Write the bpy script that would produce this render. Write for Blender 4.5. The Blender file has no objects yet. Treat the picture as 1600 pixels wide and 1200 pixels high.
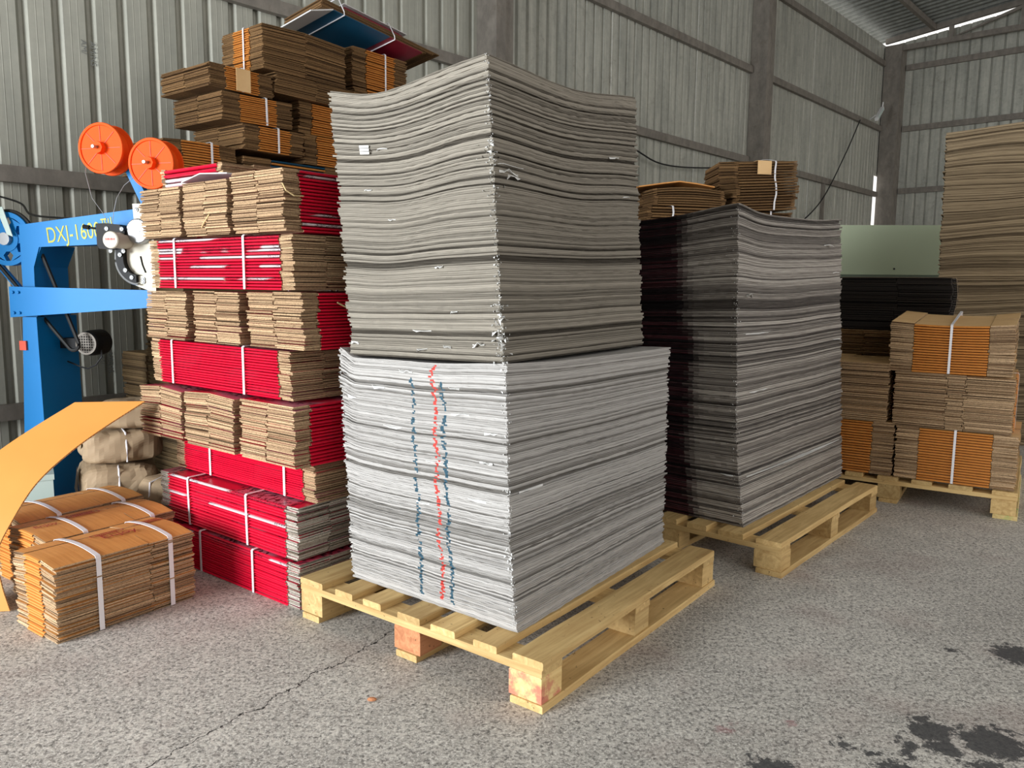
import bpy, math, random
from mathutils import Vector, Matrix, noise as mnoise

# ------------------------------------------------------------------ camera, world, light
scene = bpy.context.scene
C = scene.collection
scene.view_settings.view_transform = 'Standard'
scene.view_settings.look = 'None'
scene.view_settings.exposure = 0.12
scene.view_settings.gamma = 1.0
scene.view_settings.use_curve_mapping = False

cam_d = bpy.data.cameras.new('camera')
cam_d.sensor_width = 36.0
cam_d.lens = 36.0 * 1232.3 / 1600.0
cam_d.clip_end = 200
cam = bpy.data.objects.new('camera', cam_d)
C.objects.link(cam)
cam.matrix_world = (Matrix.Translation((0, 0, 1.1817)) @ Matrix.Rotation(math.pi/2 - 0.1272, 4, 'X')
                    @ Matrix.Rotation(0.0087, 4, 'Z'))
scene.camera = cam

world = bpy.data.worlds.new('overcast_sky')
scene.world = world
world.use_nodes = True
bg = world.node_tree.nodes['Background']
bg.inputs['Color'].default_value = (1.0, 0.975, 0.94, 1)
bg.inputs['Strength'].default_value = 1.2

# daylight standing in the big doorway behind and to the left of the camera
door = bpy.data.lights.new('doorway_daylight', 'AREA')
door.shape = 'RECTANGLE'
door.size = 2.3
door.size_y = 2.6
door.energy = 740
door.color = (0.92, 0.965, 1.0)
door_o = bpy.data.objects.new('doorway_daylight', door)
C.objects.link(door_o)
door_o.location = (-5.6, -1.5, 1.5)
door_o.rotation_euler = (Vector((-0.4, 3.0, 0.8)) - Vector(door_o.location)).to_track_quat('-Z', 'Y').to_euler()

# ------------------------------------------------------------------ helpers
R = random.Random(7)
PI = math.pi


def uvv(yaw):
    return Vector((math.sin(yaw), math.cos(yaw), 0)), Vector((-math.cos(yaw), math.sin(yaw), 0))


def lin(r, g, b):
    f = lambda c: (c/255/12.92) if c/255 <= 0.04045 else ((c/255+0.055)/1.055)**2.4
    return (f(r), f(g), f(b), 1)


class NT:
    def __init__(s, name):
        s.m = bpy.data.materials.new(name)
        s.m.use_nodes = True
        s.t = s.m.node_tree
        s.b = s.t.nodes['Principled BSDF']

    def n(s, typ, ins=None, **kw):
        nd = s.t.nodes.new(typ)
        for k, v in kw.items():
            setattr(nd, k, v)
        for k, v in (ins or {}).items():
            s.set(nd.inputs[k], v)
        return nd

    def set(s, sock, v):
        if isinstance(v, bpy.types.NodeSocket):
            s.t.links.new(v, sock)
        elif isinstance(v, bpy.types.Node):
            s.t.links.new(v.outputs[0], sock)
        else:
            sock.default_value = v

    def math(s, op, a, b=0.0, c=0.0, clamp=False):
        nd = s.t.nodes.new('ShaderNodeMath')
        nd.operation = op
        nd.use_clamp = clamp
        for i, v in enumerate((a, b, c)):
            s.set(nd.inputs[i], v)
        return nd.outputs[0]

    def ramp(s, fac, stops, interp='LINEAR'):
        nd = s.t.nodes.new('ShaderNodeValToRGB')
        nd.color_ramp.interpolation = interp
        els = nd.color_ramp.elements
        while len(els) < len(stops):
            els.new(0.5)
        for e, (p, c) in zip(els, stops):
            e.position = p
            e.color = c
        s.set(nd.inputs[0], fac)
        return nd.outputs[0]

    def mix(s, fac, a, b, mode='MIX'):
        nd = s.t.nodes.new('ShaderNodeMix')
        nd.data_type = 'RGBA'
        nd.blend_type = mode
        s.set(nd.inputs[0], fac)
        s.set(nd.inputs[6], a)
        s.set(nd.inputs[7], b)
        return nd.outputs[2]

    def obj(s, scale=(1, 1, 1)):
        tc = s.n('ShaderNodeTexCoord')
        mp = s.n('ShaderNodeMapping', {'Vector': tc.outputs['Object'], 'Scale': scale})
        return mp.outputs[0]

    def noise(s, vec, scale, detail=3, rough=0.55, dist=0.0):
        nd = s.n('ShaderNodeTexNoise', {'Vector': vec, 'Scale': scale, 'Detail': detail,
                                        'Roughness': rough, 'Distortion': dist})
        return nd.outputs[0]

    def bump(s, h, strength=0.3, dist=0.01):
        nd = s.n('ShaderNodeBump', {'Height': h, 'Strength': strength, 'Distance': dist})
        s.t.links.new(nd.outputs[0], s.b.inputs['Normal'])

    def done(s, col, rough=0.7, metal=0.0, spec=0.5):
        s.set(s.b.inputs['Base Color'], col)
        s.set(s.b.inputs['Roughness'], rough)
        s.set(s.b.inputs['Metallic'], metal)
        s.set(s.b.inputs['Specular IOR Level'], spec)
        return s.m


def plain(name, col, rough=0.6, metal=0.0, var=0.12, scale=18, spec=0.5):
    n = NT(name)
    k = n.noise(n.obj(), scale, 4)
    c = n.mix(k, tuple(x*(1-var) for x in col[:3])+(1,), tuple(min(1, x*(1+var)) for x in col[:3])+(1,))
    return n.done(c, rough, metal, spec)


def toned(name, dark, light, rough=0.85, streak=(6, 6, 240), amt=0.35, spec=0.2):
    """edge of piled sheets: every sheet carries its own tone in a face attribute"""
    n = NT(name)
    t = n.n('ShaderNodeAttribute', attribute_name='tone')
    k = n.noise(n.obj(streak), 1.0, 3, 0.6)
    f = n.math('ADD', t.outputs['Fac'], n.math('MULTIPLY', n.math('SUBTRACT', k, 0.5), amt*2), clamp=True)
    return n.done(n.ramp(f, [(0, dark), (1, light)]), rough, 0, spec)


def mat_floor():
    n = NT('concrete_floor')
    g = n.n('ShaderNodeNewGeometry').outputs['Position']
    big = n.noise(g, 1.3, 6, 0.6)
    mid = n.noise(g, 9, 6, 0.65)
    fine = n.noise(g, 62, 5, 0.85)
    grit = n.noise(g, 120, 4, 0.8)
    col = n.ramp(big, [(0.3, lin(184, 178, 170)), (0.5, lin(208, 202, 193)), (0.7, lin(224, 218, 208))])
    col = n.mix(n.ramp(mid, [(0.35, (0.55, 0.55, 0.55, 1)), (0.65, (0, 0, 0, 1))]), col, lin(150, 145, 139))
    col = n.mix(n.ramp(fine, [(0.40, (0.95, 0.95, 0.95, 1)), (0.55, (0, 0, 0, 1))]), col, lin(88, 85, 82))
    col = n.mix(n.ramp(grit, [(0.50, (0, 0, 0, 1)), (0.62, (0.85, 0.85, 0.85, 1))]), col, lin(236, 232, 224))
    pink = n.noise(g, 2.3, 3)
    col = n.mix(n.ramp(pink, [(0.52, (0, 0, 0, 1)), (0.72, (0.35, 0.35, 0.35, 1))]), col, lin(150, 122, 116))
    warp = n.noise(g, 26, 6, 0.75)
    wv = n.math('MULTIPLY', n.math('SUBTRACT', warp, 0.5), 0.24)

    def spot(x, y, r, soft=0.012, sx=1.0):
        d = n.n('ShaderNodeVectorMath', {0: g, 1: (x, y, 0)}, operation='SUBTRACT')
        d = n.n('ShaderNodeVectorMath', {0: d.outputs[0], 1: (1, sx, 0)}, operation='MULTIPLY')
        d = n.n('ShaderNodeVectorMath', {0: d.outputs[0]}, operation='LENGTH').outputs['Value']
        d = n.math('ADD', d, wv)
        mr = n.n('ShaderNodeMapRange', {'Value': d, 'From Min': r, 'From Max': r-soft, 'To Min': 0.0, 'To Max': 1.0})
        return mr.outputs[0]
    acc = None
    for s in [(1.135, 1.985, 0.070), (1.128, 1.90, 0.05), (1.27, 1.93, 0.085), (1.64, 2.43, 0.075), (0.65, 1.80, 0.06),
              (0.97, 1.81, 0.05), (0.868, 1.921, 0.022), (1.033, 1.919, 0.026), (1.02, 1.885, 0.018), (0.93, 1.88, 0.02),
              (0.72, 1.93, 0.014), (1.2, 1.80, 0.06), (1.36, 1.85, 0.05), (1.45, 2.46, 0.02)]:
        m = spot(*s)
        acc = m if acc is None else n.math('MAXIMUM', acc, m)
    col = n.mix(n.math('MULTIPLY', acc, 0.9), col, lin(62, 62, 64))
    acc = None
    for s in [(0.591, 1.976, 0.03, 0.04), (0.768, 2.005, 0.02, 0.03)]:
        m = spot(*s)
        acc = m if acc is None else n.math('MAXIMUM', acc, m)
    col = n.mix(n.math('MULTIPLY', acc, 0.5), col, lin(150, 80, 90))
    # hairline crack running in from the lower left
    sep = n.n('ShaderNodeSeparateXYZ', {0: g})
    wob = n.math('MULTIPLY', n.math('SUBTRACT', n.noise(g, 7, 5, 0.7), 0.5), 0.12)
    dd = n.math('ADD', n.math('SUBTRACT', n.math('MULTIPLY', n.math('ADD', sep.outputs[0], 0.861), 0.845),
                              n.math('MULTIPLY', n.math('SUBTRACT', sep.outputs[1], 1.83), 0.535)), wob)
    cr = n.math('LESS_THAN', n.math('ABSOLUTE', dd), 0.0022)
    cr = n.math('MULTIPLY', cr, n.math('LESS_THAN', sep.outputs[1], 2.6))
    cr = n.math('MULTIPLY', cr, n.math('LESS_THAN', sep.outputs[0], -0.3))
    col = n.mix(cr, col, lin(45, 43, 42))
    h = n.math('ADD', n.math('MULTIPLY', fine, 0.7), n.math('MULTIPLY', mid, 0.6))
    n.bump(n.math('SUBTRACT', h, n.math('MULTIPLY', cr, 0.8)), 0.45, 0.004)
    return n.done(col, n.ramp(acc, [(0, (0.72,)*3+(1,)), (1, (0.6,)*3+(1,))]), 0, 0.3)


def mat_wood(name, c1, c2, stain=None):
    n = NT(name)
    oi = n.n('ShaderNodeObjectInfo')
    tc = n.n('ShaderNodeTexCoord')
    off = n.n('ShaderNodeVectorMath', {0: tc.outputs['Object'], 1: oi.outputs['Location']}, operation='ADD').outputs[0]
    rv = n.n('ShaderNodeVectorMath', {0: off, 1: n.math('MULTIPLY', oi.outputs['Random'], 40.0)}, operation='ADD').outputs[0]
    mp = n.n('ShaderNodeMapping', {'Vector': rv, 'Scale': (34, 2.2, 34)}).outputs[0]
    k = n.noise(mp, 1.0, 5, 0.6, 1.2)
    k2 = n.noise(rv, 5, 4)
    f = n.math('ADD', n.math('MULTIPLY', k, 0.75), n.math('MULTIPLY', k2, 0.25))
    col = n.ramp(f, [(0.3, c1), (0.5, tuple((a+b)/2 for a, b in zip(c1, c2))), (0.68, c2)])
    knot = n.noise(rv, 60, 2)
    col = n.mix(n.ramp(knot, [(0.70, (0, 0, 0, 1)), (0.74, (0.7, 0.7, 0.7, 1))]), col, lin(86, 62, 38))
    v = n.math('ADD', 0.8, n.math('MULTIPLY', oi.outputs['Random'], 0.35))
    col = n.mix(1.0, col, n.n('ShaderNodeCombineColor', {0: v, 1: v, 2: v}).outputs[0], 'MULTIPLY')
    if stain:
        s = n.noise(rv, 14, 4, 0.7)
        col = n.mix(n.ramp(s, [(0.48, (0, 0, 0, 1)), (0.62, (0.75, 0.75, 0.75, 1))]), col, stain)
    n.bump(k, 0.15, 0.003)
    return n.done(col, 0.75, 0, 0.25)


def mat_steel(name, c1, c2, rough=0.5, metal=0.35, grime=None, zs=0.6):
    n = NT(name)
    g = n.n('ShaderNodeNewGeometry').outputs['Position']
    mp = n.n('ShaderNodeMapping', {'Vector': g, 'Scale': (6, 6, zs)}).outputs[0]
    k = n.noise(mp, 1.6, 5, 0.6)
    sp = n.noise(g, 14, 4, 0.7)
    col = n.ramp(n.math('ADD', n.math('MULTIPLY', k, 0.7), n.math('MULTIPLY', sp, 0.3)), [(0.35, c1), (0.65, c2)])
    if grime:
        col = n.mix(n.ramp(n.noise(g, 5, 6, 0.75), [(0.56, (0, 0, 0, 1)), (0.75, (0.6, 0.6, 0.6, 1))]), col, grime)
    return n.done(col, rough, metal, 0.4)


def mat_printed(name, base, ink, ink2, axis_scale, lo, hi):
    """printed box board whose artwork shows as broken lettering on the fold"""
    n = NT(name)
    o = n.obj()
    k = n.noise(n.n('ShaderNodeMapping', {'Vector': o, 'Scale': axis_scale}).outputs[0], 1.0, 2, 0.5)
    a = n.noise(n.n('ShaderNodeMapping', {'Vector': o, 'Scale': (4, 1, 14)}).outputs[0], 1.0, 1, 0.5)
    col = n.mix(n.ramp(a, [(lo, (0, 0, 0, 1)), (hi, (1, 1, 1, 1))]), base, ink2)
    word = n.noise(n.n('ShaderNodeMapping', {'Vector': o, 'Scale': (9, 1, 14)}).outputs[0], 1.0, 0)
    m = n.math('MULTIPLY', n.math('GREATER_THAN', k, 0.55), n.math('GREATER_THAN', word, 0.55))
    col = n.mix(m, col, ink)
    return n.done(col, 0.38, 0, 0.5)


def fluted(name, dark, light, spec=0.2):
    """raw cut edge of corrugated board: liner, fluting, liner"""
    n = NT(name)
    t = n.n('ShaderNodeAttribute', attribute_name='tone')
    o = n.obj()
    w = n.n('ShaderNodeMapping', {'Vector': o, 'Scale': (160, 160, 420)}).outputs[0]
    fl = n.noise(w, 1.0, 1, 0.5)
    st = n.noise(n.n('ShaderNodeMapping', {'Vector': o, 'Scale': (9, 9, 160)}).outputs[0], 1.0, 3, 0.6)
    f = n.math('ADD', n.math('MULTIPLY', t.outputs['Fac'], 0.62), n.math('MULTIPLY', st, 0.38))
    col = n.ramp(f, [(0.15, dark), (0.85, light)])
    col = n.mix(n.ramp(fl, [(0.30, (0.55, 0.55, 0.55, 1)), (0.52, (0, 0, 0, 1))]), col, tuple(x*0.35 for x in dark[:3])+(1,))
    return n.done(col, 0.9, 0, spec)


def mat_tan_top(name, c1, c2):
    """brown kraft liner with the faint washboard lines of the flutes"""
    n = NT(name)
    o = n.obj()
    w = n.noise(n.n('ShaderNodeMapping', {'Vector': o, 'Scale': (5, 190, 5)}).outputs[0], 1.0, 2, 0.5)
    k = n.noise(o, 6, 4)
    f = n.math('ADD', n.math('MULTIPLY', w, 0.45), n.math('MULTIPLY', k, 0.55))
    n.bump(w, 0.25, 0.002)
    return n.done(n.ramp(f, [(0.32, c1), (0.68, c2)]), 0.62, 0, 0.3)


MAT = {}
MAT['floor'] = mat_floor()
MAT['paper_low'] = toned('white_lined_board_edge', lin(92, 88, 83), lin(190, 187, 184), streak=(3, 3, 420), amt=0.4)
MAT['paper_up'] = toned('grey_board_edge', lin(58, 53, 46), lin(158, 151, 139), streak=(3, 3, 420), amt=0.45)
MAT['torn'] = plain('torn_white_paper', lin(226, 226, 224), 0.8, var=0.05)
MAT['ink_blue'] = plain('blue_green_ink', lin(34, 74, 92), 0.7, var=0.3, scale=200)
MAT['ink_red'] = plain('red_ink', lin(190, 58, 48), 0.7, var=0.3, scale=200)


def mat_ink_shade_stack():  # near-black colour holds both printed ink and the front stack's shade
    n = NT('inked_shaded_board_edge')
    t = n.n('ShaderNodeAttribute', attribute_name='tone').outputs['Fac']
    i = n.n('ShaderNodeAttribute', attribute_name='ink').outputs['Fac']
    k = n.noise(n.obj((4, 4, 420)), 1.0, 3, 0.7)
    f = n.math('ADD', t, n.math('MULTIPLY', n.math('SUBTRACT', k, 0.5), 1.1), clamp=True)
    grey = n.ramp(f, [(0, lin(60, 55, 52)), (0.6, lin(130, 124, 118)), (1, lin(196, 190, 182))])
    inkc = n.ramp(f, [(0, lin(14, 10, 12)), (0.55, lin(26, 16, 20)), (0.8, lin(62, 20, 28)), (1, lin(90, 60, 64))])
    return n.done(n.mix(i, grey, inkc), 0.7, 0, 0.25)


MAT['ink_shade_stack'] = mat_ink_shade_stack()
MAT['board_brown'] = toned('brown_board_edge', lin(92, 78, 60), lin(176, 156, 126), streak=(5, 5, 200))
MAT['board_dark'] = toned('dark_brown_board_edge', lin(70, 56, 40), lin(140, 116, 84), streak=(5, 5, 200))  # darker brown, for the rear stacks
MAT['kraft'] = fluted('kraft_board_edge', lin(104, 78, 56), lin(212, 180, 142))
MAT['kraft_dark'] = fluted('dark_kraft_board_edge', lin(74, 53, 34), lin(150, 116, 78))  # darker kraft, for the rear bundles
MAT['kraft_white'] = fluted('white_lined_kraft_edge', lin(104, 92, 78), lin(214, 206, 194))
MAT['red_fold'] = plain('red_printed_fold', lin(222, 18, 56), 0.34, var=0.10, scale=40)
MAT['red_white'] = mat_printed('red_box_white_band', lin(222, 216, 220), lin(24, 20, 24), lin(205, 30, 64), (420, 1, 260), 0.50, 0.54)
MAT['red_top'] = mat_printed('glossy_red_box_face', lin(196, 24, 58), lin(60, 20, 30), lin(188, 100, 120), (70, 40, 1), 0.52, 0.58)
MAT['orange_fold'] = plain('orange_brown_fold', lin(208, 136, 62), 0.6, var=0.12, scale=30)
MAT['tan_top'] = mat_tan_top('tan_kraft_liner', lin(196, 130, 66), lin(228, 164, 94))
MAT['pale_top'] = mat_tan_top('pale_kraft_liner', lin(210, 168, 114), lin(232, 194, 142))
MAT['strap'] = plain('white_plastic_strap', lin(232, 230, 234), 0.4, var=0.04)
MAT['twine'] = plain('straw_twine', lin(206, 180, 132), 0.8)
MAT['pine'] = mat_wood('pine_board', lin(176, 140, 88), lin(226, 196, 138))
MAT['pine_pink'] = mat_wood('reddish_pine_block', lin(160, 98, 66), lin(206, 148, 106))
MAT['pine_stain'] = mat_wood('red_stained_pine_block', lin(206, 170, 112), lin(238, 212, 152), lin(196, 92, 92))
MAT['pine_green'] = mat_wood('green_marked_pine', lin(186, 160, 104), lin(220, 196, 140), lin(138, 190, 110))
MAT['wall'] = mat_steel('galvanised_wall_sheet', lin(152, 152, 142), lin(174, 173, 161), 0.5, 0.15)
MAT['wall2'] = mat_steel('weathered_galvanised_sheet', lin(150, 151, 143), lin(192, 191, 180), 0.45, 0.2, lin(118, 114, 102))
MAT['girt'] = mat_steel('grey_painted_steel', lin(112, 106, 99), lin(140, 133, 124), 0.6, 0.1, lin(96, 78, 62), 3)
MAT['roof'] = mat_steel('roof_sheet', lin(112, 114, 110), lin(140, 142, 136), 0.5, 0.3)
MAT['blue'] = plain('blue_machine_paint', lin(0, 116, 184), 0.45, var=0.06, scale=5, spec=0.25)
MAT['yellow'] = plain('yellow_stencil_paint', lin(168, 166, 30), 0.5)
MAT['black'] = plain('black_metal', lin(20, 20, 22), 0.55, spec=0.2)
MAT['rubber'] = plain('black_rubber', lin(18, 18, 18), 0.6)
MAT['chrome'] = plain('bright_steel', lin(168, 170, 172), 0.35, 0.8, var=0.05)
MAT['plate'] = plain('cream_white_plate', lin(206, 201, 184), 0.5, var=0.04)
MAT['orange'] = plain('orange_plastic', lin(238, 84, 22), 0.55, var=0.04, spec=0.12)
MAT['orange_dk'] = plain('orange_plastic_groove', lin(206, 66, 30), 0.5, var=0.04)
MAT['wire'] = plain('galvanised_wire', lin(176, 178, 180), 0.35, 0.6)
MAT['red_mark'] = plain('red_print', lin(196, 40, 40), 0.5)
MAT['brown_print'] = plain('red_brown_print', lin(150, 44, 26), 0.6)
MAT['sheet'] = plain('tan_cardboard_sheet', lin(218, 148, 70), 0.6, var=0.08, scale=5)
MAT['flute'] = plain('pale_flute_edge', lin(214, 180, 128), 0.85, var=0.3, scale=60)
MAT['kraft_paper'] = plain('kraft_wrapping_paper', lin(158, 136, 108), 0.75, var=0.1, scale=7)
MAT['pale_metal'] = plain('pale_grey_green_metal', lin(186, 204, 198), 0.5, var=0.05, scale=6)
MAT['green'] = plain('pale_green_panel', lin(222, 236, 204), 0.5, var=0.04, scale=3)
MAT['green_dk'] = plain('grey_green_panel_lip', lin(126, 140, 124), 0.5, var=0.04)
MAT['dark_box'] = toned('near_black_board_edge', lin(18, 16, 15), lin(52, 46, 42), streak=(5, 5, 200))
MAT['machine_dark'] = plain('dark_machine_body', lin(34, 36, 38), 0.5)
MAT['teal'] = plain('teal_print', lin(14, 74, 104), 0.4, var=0.1)
MAT['maroon'] = plain('maroon_print', lin(120, 16, 40), 0.4, var=0.15)
MAT['white_print'] = plain('white_print', lin(226, 226, 226), 0.4, var=0.03)
MAT['stencil'] = plain('grey_stencil_ink', lin(122, 124, 120), 0.7)
MAT['cable'] = plain('black_cable', lin(24, 24, 26), 0.6)


class MB:
    def __init__(s):
        s.v, s.f, s.m, s.t, s.k = [], [], [], [], []

    def add(s, vs, fs, mat=0, tone=0.5, ink=0.0):
        o = len(s.v)
        s.v.extend(vs)
        for f in fs:
            s.f.append([i+o for i in f])
            s.m.append(mat)
            s.t.append(tone)
            s.k.append(ink)

    def box(s, x0, x1, y0, y1, z0, z1, mat=0, tone=0.5, d=None):
        vs = [(x, y, z) for z in (z0, z1) for y in (y0, y1) for x in (x0, x1)]
        if d:
            vs = [d(*p) for p in vs]
        s.add(vs, [(0, 2, 3, 1), (4, 5, 7, 6), (0, 1, 5, 4), (2, 6, 7, 3), (0, 4, 6, 2), (1, 3, 7, 5)], mat, tone)

    def prism(s, poly, y0, y1, mat=0):
        """polygon in the xz plane pushed along y"""
        n = len(poly)
        s.add([(x, y0, z) for x, z in poly]+[(x, y1, z) for x, z in poly],
              [tuple(range(n))[::-1], tuple(range(n, 2*n))]+[(i, (i+1) % n, n+(i+1) % n, n+i) for i in range(n)], mat)

    def tube(s, pts, r, seg=8, mat=0, cap=True):
        pts = [Vector(p) for p in pts]
        rings = []
        for i, p in enumerate(pts):
            d = (pts[min(i+1, len(pts)-1)]-pts[max(i-1, 0)]).normalized()
            a = d.cross(Vector((0, 0, 1)))
            if a.length < 1e-3:
                a = d.cross(Vector((1, 0, 0)))
            a.normalize()
            b = d.cross(a)
            rings.append([tuple(p+(a*math.cos(2*PI*k/seg)+b*math.sin(2*PI*k/seg))*r) for k in range(seg)])
        vs = [q for rg in rings for q in rg]
        fs = []
        for i in range(len(pts)-1):
            for k in range(seg):
                fs.append((i*seg+k, i*seg+(k+1) % seg, (i+1)*seg+(k+1) % seg, (i+1)*seg+k))
        if cap:
            fs.append(tuple(range(seg))[::-1])
            fs.append(tuple(range((len(pts)-1)*seg, len(pts)*seg)))
        s.add(vs, fs, mat)

    def lathe(s, prof, seg=32, mat=0, axis='y', c=(0, 0, 0)):
        """profile of (radius, height) turned about an axis"""
        vs, fs = [], []
        n = len(prof)
        for k in range(seg):
            a = 2*PI*k/seg
            for r, h in prof:
                if axis == 'y':
                    vs.append((c[0]+r*math.cos(a), c[1]+h, c[2]+r*math.sin(a)))
                elif axis == 'x':
                    vs.append((c[0]+h, c[1]+r*math.cos(a), c[2]+r*math.sin(a)))
                else:
                    vs.append((c[0]+r*math.cos(a), c[1]+r*math.sin(a), c[2]+h))
        for k in range(seg):
            for i in range(n-1):
                a, b = k*n+i, ((k+1) % seg)*n+i
                fs.append((a, a+1, b+1, b))
        s.add(vs, fs, mat)

    def build(s, name, mats, parent=None, smooth=False, attr=False, kind=None):
        me = bpy.data.meshes.new(name)
        me.from_pydata([tuple(p) for p in s.v], [], s.f)
        if not isinstance(mats, (list, tuple)):
            mats = [mats]
        for m in mats:
            me.materials.append(m)
        me.polygons.foreach_set('material_index', s.m)
        if attr:
            a = me.attributes.new('tone', 'FLOAT', 'FACE')
            a.data.foreach_set('value', s.t)
            if any(s.k):
                a = me.attributes.new('ink', 'FLOAT', 'FACE')
                a.data.foreach_set('value', s.k)
        if smooth:
            me.polygons.foreach_set('use_smooth', [True]*len(me.polygons))
        me.update()
        return link(name, me, parent, kind)


def link(name, me, parent=None, kind=None):
    o = bpy.data.objects.new(name, me)
    C.objects.link(o)
    if parent:
        o.parent = parent
    if kind:
        o['kind'] = kind
    return o


def thing(name, label, cat, loc=(0, 0, 0), rot=(0, 0, 0), group=None):
    o = bpy.data.objects.new(name, None)
    C.objects.link(o)
    o.empty_display_size = 0.1
    o.location = loc
    o.rotation_euler = rot if isinstance(rot, (tuple, list)) else (0, 0, rot)
    return tag(o, label, cat, group)


def tag(o, label, cat, group=None):
    o['label'] = label
    o['category'] = cat
    if group:
        o['group'] = group
    return o


def structure(name, mb=None, mat=None, loc=(0, 0, 0), rot=0):
    o = mb.build(name, mat) if mb else bpy.data.objects.new(name, None)
    if not mb:
        C.objects.link(o)
    o.location = loc
    o.rotation_euler = (0, 0, rot)
    o['kind'] = 'structure'
    return o


def text_mesh(body, size, mat, name, parent, extrude=0.0006, xs=1.0):
    cu = bpy.data.curves.new(name, 'FONT')
    cu.body = body
    cu.size = size
    cu.extrude = extrude
    cu.align_x = 'LEFT'
    tmp = bpy.data.objects.new('tmp_text', cu)
    C.objects.link(tmp)
    dg = bpy.context.evaluated_depsgraph_get()
    me = bpy.data.meshes.new_from_object(tmp.evaluated_get(dg))
    bpy.data.objects.remove(tmp)
    me.materials.clear()
    me.materials.append(mat)
    for v in me.vertices:
        v.co.x *= xs
    me.name = name
    return link(name, me, parent)


# ------------------------------------------------------------------ the hall
YW, DW = 0.7329, 5.6513
U, V = uvv(YW)
N = Vector((math.cos(YW), -math.sin(YW), 0))       # into the hall from the long wall
W0 = -N*DW
TEND = 17.873


def hall(t, s, z=0.0):
    return W0 + U*t + N*s + Vector((0, 0, z))


mb = MB()
g0, g1 = hall(-9, -0.5), hall(TEND+0.6, -0.5)
g2, g3 = hall(TEND+0.6, 14), hall(-9, 14)
mb.add([tuple(g0), tuple(g1), tuple(g2), tuple(g3)], [(0, 3, 2, 1)])
vs = [tuple(p + Vector((0, 0, -0.12))) for p in (g0, g1, g2, g3)]
mb.add(vs, [(0, 1, 2, 3)])
structure('floor', mb, MAT['floor'])


def sheet_profile(width, pitch, groove, depth, minor=True):
    pts = [(0.0, 0.0)]
    n = int(round(width/pitch))
    for i in range(n):
        x = i*pitch
        a = x + (pitch-groove)
        if minor:
            for q in (0.33, 0.66):
                m = x + (pitch-groove)*q
                pts += [(m-0.004, 0), (m, 0.0012), (m+0.004, 0)]
        pts += [(a, 0), (a+groove*0.36, -depth), (a+groove*0.64, -depth), (a+groove, 0)]
    return pts


def panel_mesh(name, width, pitch, groove, depth, z0, z1, mat):
    m = MB()
    pr = sheet_profile(width, pitch, groove, depth)
    n = len(pr)
    m.add([(x, y, z0) for x, y in pr]+[(x, y, z1) for x, y in pr],
          [(i, i+1, n+i+1, n+i) for i in range(n-1)])
    me = bpy.data.meshes.new(name)
    me.from_pydata(m.v, [], m.f)
    me.materials.append(mat)
    return me


# local frame of wall pieces: x along the wall, y into the hall
RU = math.atan2(U.y, U.x)
wall_left = structure('wall_left', loc=tuple(W0), rot=RU)
pmA = panel_mesh('wall_panel', 1.0, 0.2, 0.068, 0.034, 0.06, 6.05, MAT['wall'])
pmB = panel_mesh('wall_panel', 1.0, 1/6, 0.045, 0.03, 0.06, 6.05, MAT['wall2'])
# local y must point into the hall: U x z = N when y = -left, so panels are mirrored in y
for i in range(-6, 18):
    me = pmA if i < 6 else pmB
    o = link('wall_panel', me, wall_left)
    o.location = (i*1.0-0.012 + (-0.11 if i == 5 else 0) + 0.0, 0.0006*(i % 2), 0)
    o.scale = (1, -1, 1)
    if i == 17:
        o.data = panel_mesh('wall_panel', 1.0, 1/6, 0.045, 0.03, 3.45, 6.05, MAT['wall2'])
        o.scale = (0.80, -1, 1)
        o = link('wall_panel', panel_mesh('wall_panel', 1.0, 1/6, 0.045, 0.03, 0.06, 3.45, MAT['wall2']), wall_left)
        o.location = (16.988, 0.0006, 0)
        o.scale = (0.40, -1, 1)

wall_back = structure('wall_back', loc=tuple(hall(TEND, 0)), rot=math.atan2(N.y, N.x))
pmC = panel_mesh('wall_panel', 1.0, 0.2, 0.04, 0.03, 3.0-2.94, 6.0, MAT['wall2'])
for i in range(0, 12):
    o = link('wall_panel', pmC, wall_back)
    o.location = (0.10+i*1.0, 0.0006*(i % 2), 0)
    o.scale = (1, -1, 1)
# gable above the eave line of the end wall
for i in range(0, 12):
    m = MB()
    pr = sheet_profile(1.0, 0.2, 0.04, 0.03)
    n = len(pr)
    zt = lambda x: 6.10+0.112*(0.10+i+x)
    m.add([(x, -y, 6.0) for x, y in pr]+[(x, -y, zt(x)) for x, y in pr],
          [(k, k+1, n+k+1, n+k) for k in range(n-1)])
    o = m.build('gable_panel', MAT['wall2'], wall_back)
    o.location = (0.10+i, 0.0006*(i % 2), 0)

# end wall behind the camera, with the wide doorway the daylight comes through
wall_front = structure('wall_front', loc=tuple(hall(-5.0, 0)), rot=math.atan2(N.y, N.x))
pmF = panel_mesh('wall_panel', 1.0, 0.2, 0.04, 0.03, 0.0, 6.2, MAT['wall2'])
pmL = panel_mesh('wall_panel', 1.0, 0.2, 0.04, 0.03, 3.9, 6.2, MAT['wall2'])
for i in range(0, 10):
    o = link('wall_panel', pmL if 1 <= i <= 3 else pmF, wall_front)
    o.location = (i*1.0, 0.0006*(i % 2), 0)

ceiling = structure('ceiling', loc=tuple(hall(0, 0, 6.24)), rot=RU)
pr = sheet_profile(1.0, 0.2, 0.05, 0.03, False)
n = len(pr)
m = MB()
m.add([(x, 0.25, y-0.02) for x, y in pr]+[(x, -10.2, y+10.2*0.112+0.02) for x, y in pr],
      [(k, k+1, n+k+1, n+k) for k in range(n-1)])
me = bpy.data.meshes.new('roof_panel')
me.from_pydata(m.v, [], m.f)
me.materials.append(MAT['roof'])
for i in range(-5, 18):
    o = link('roof_panel', me, ceiling)
    o.location = (i*1.0-0.05, 0, 0.001*(i % 2))

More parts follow.
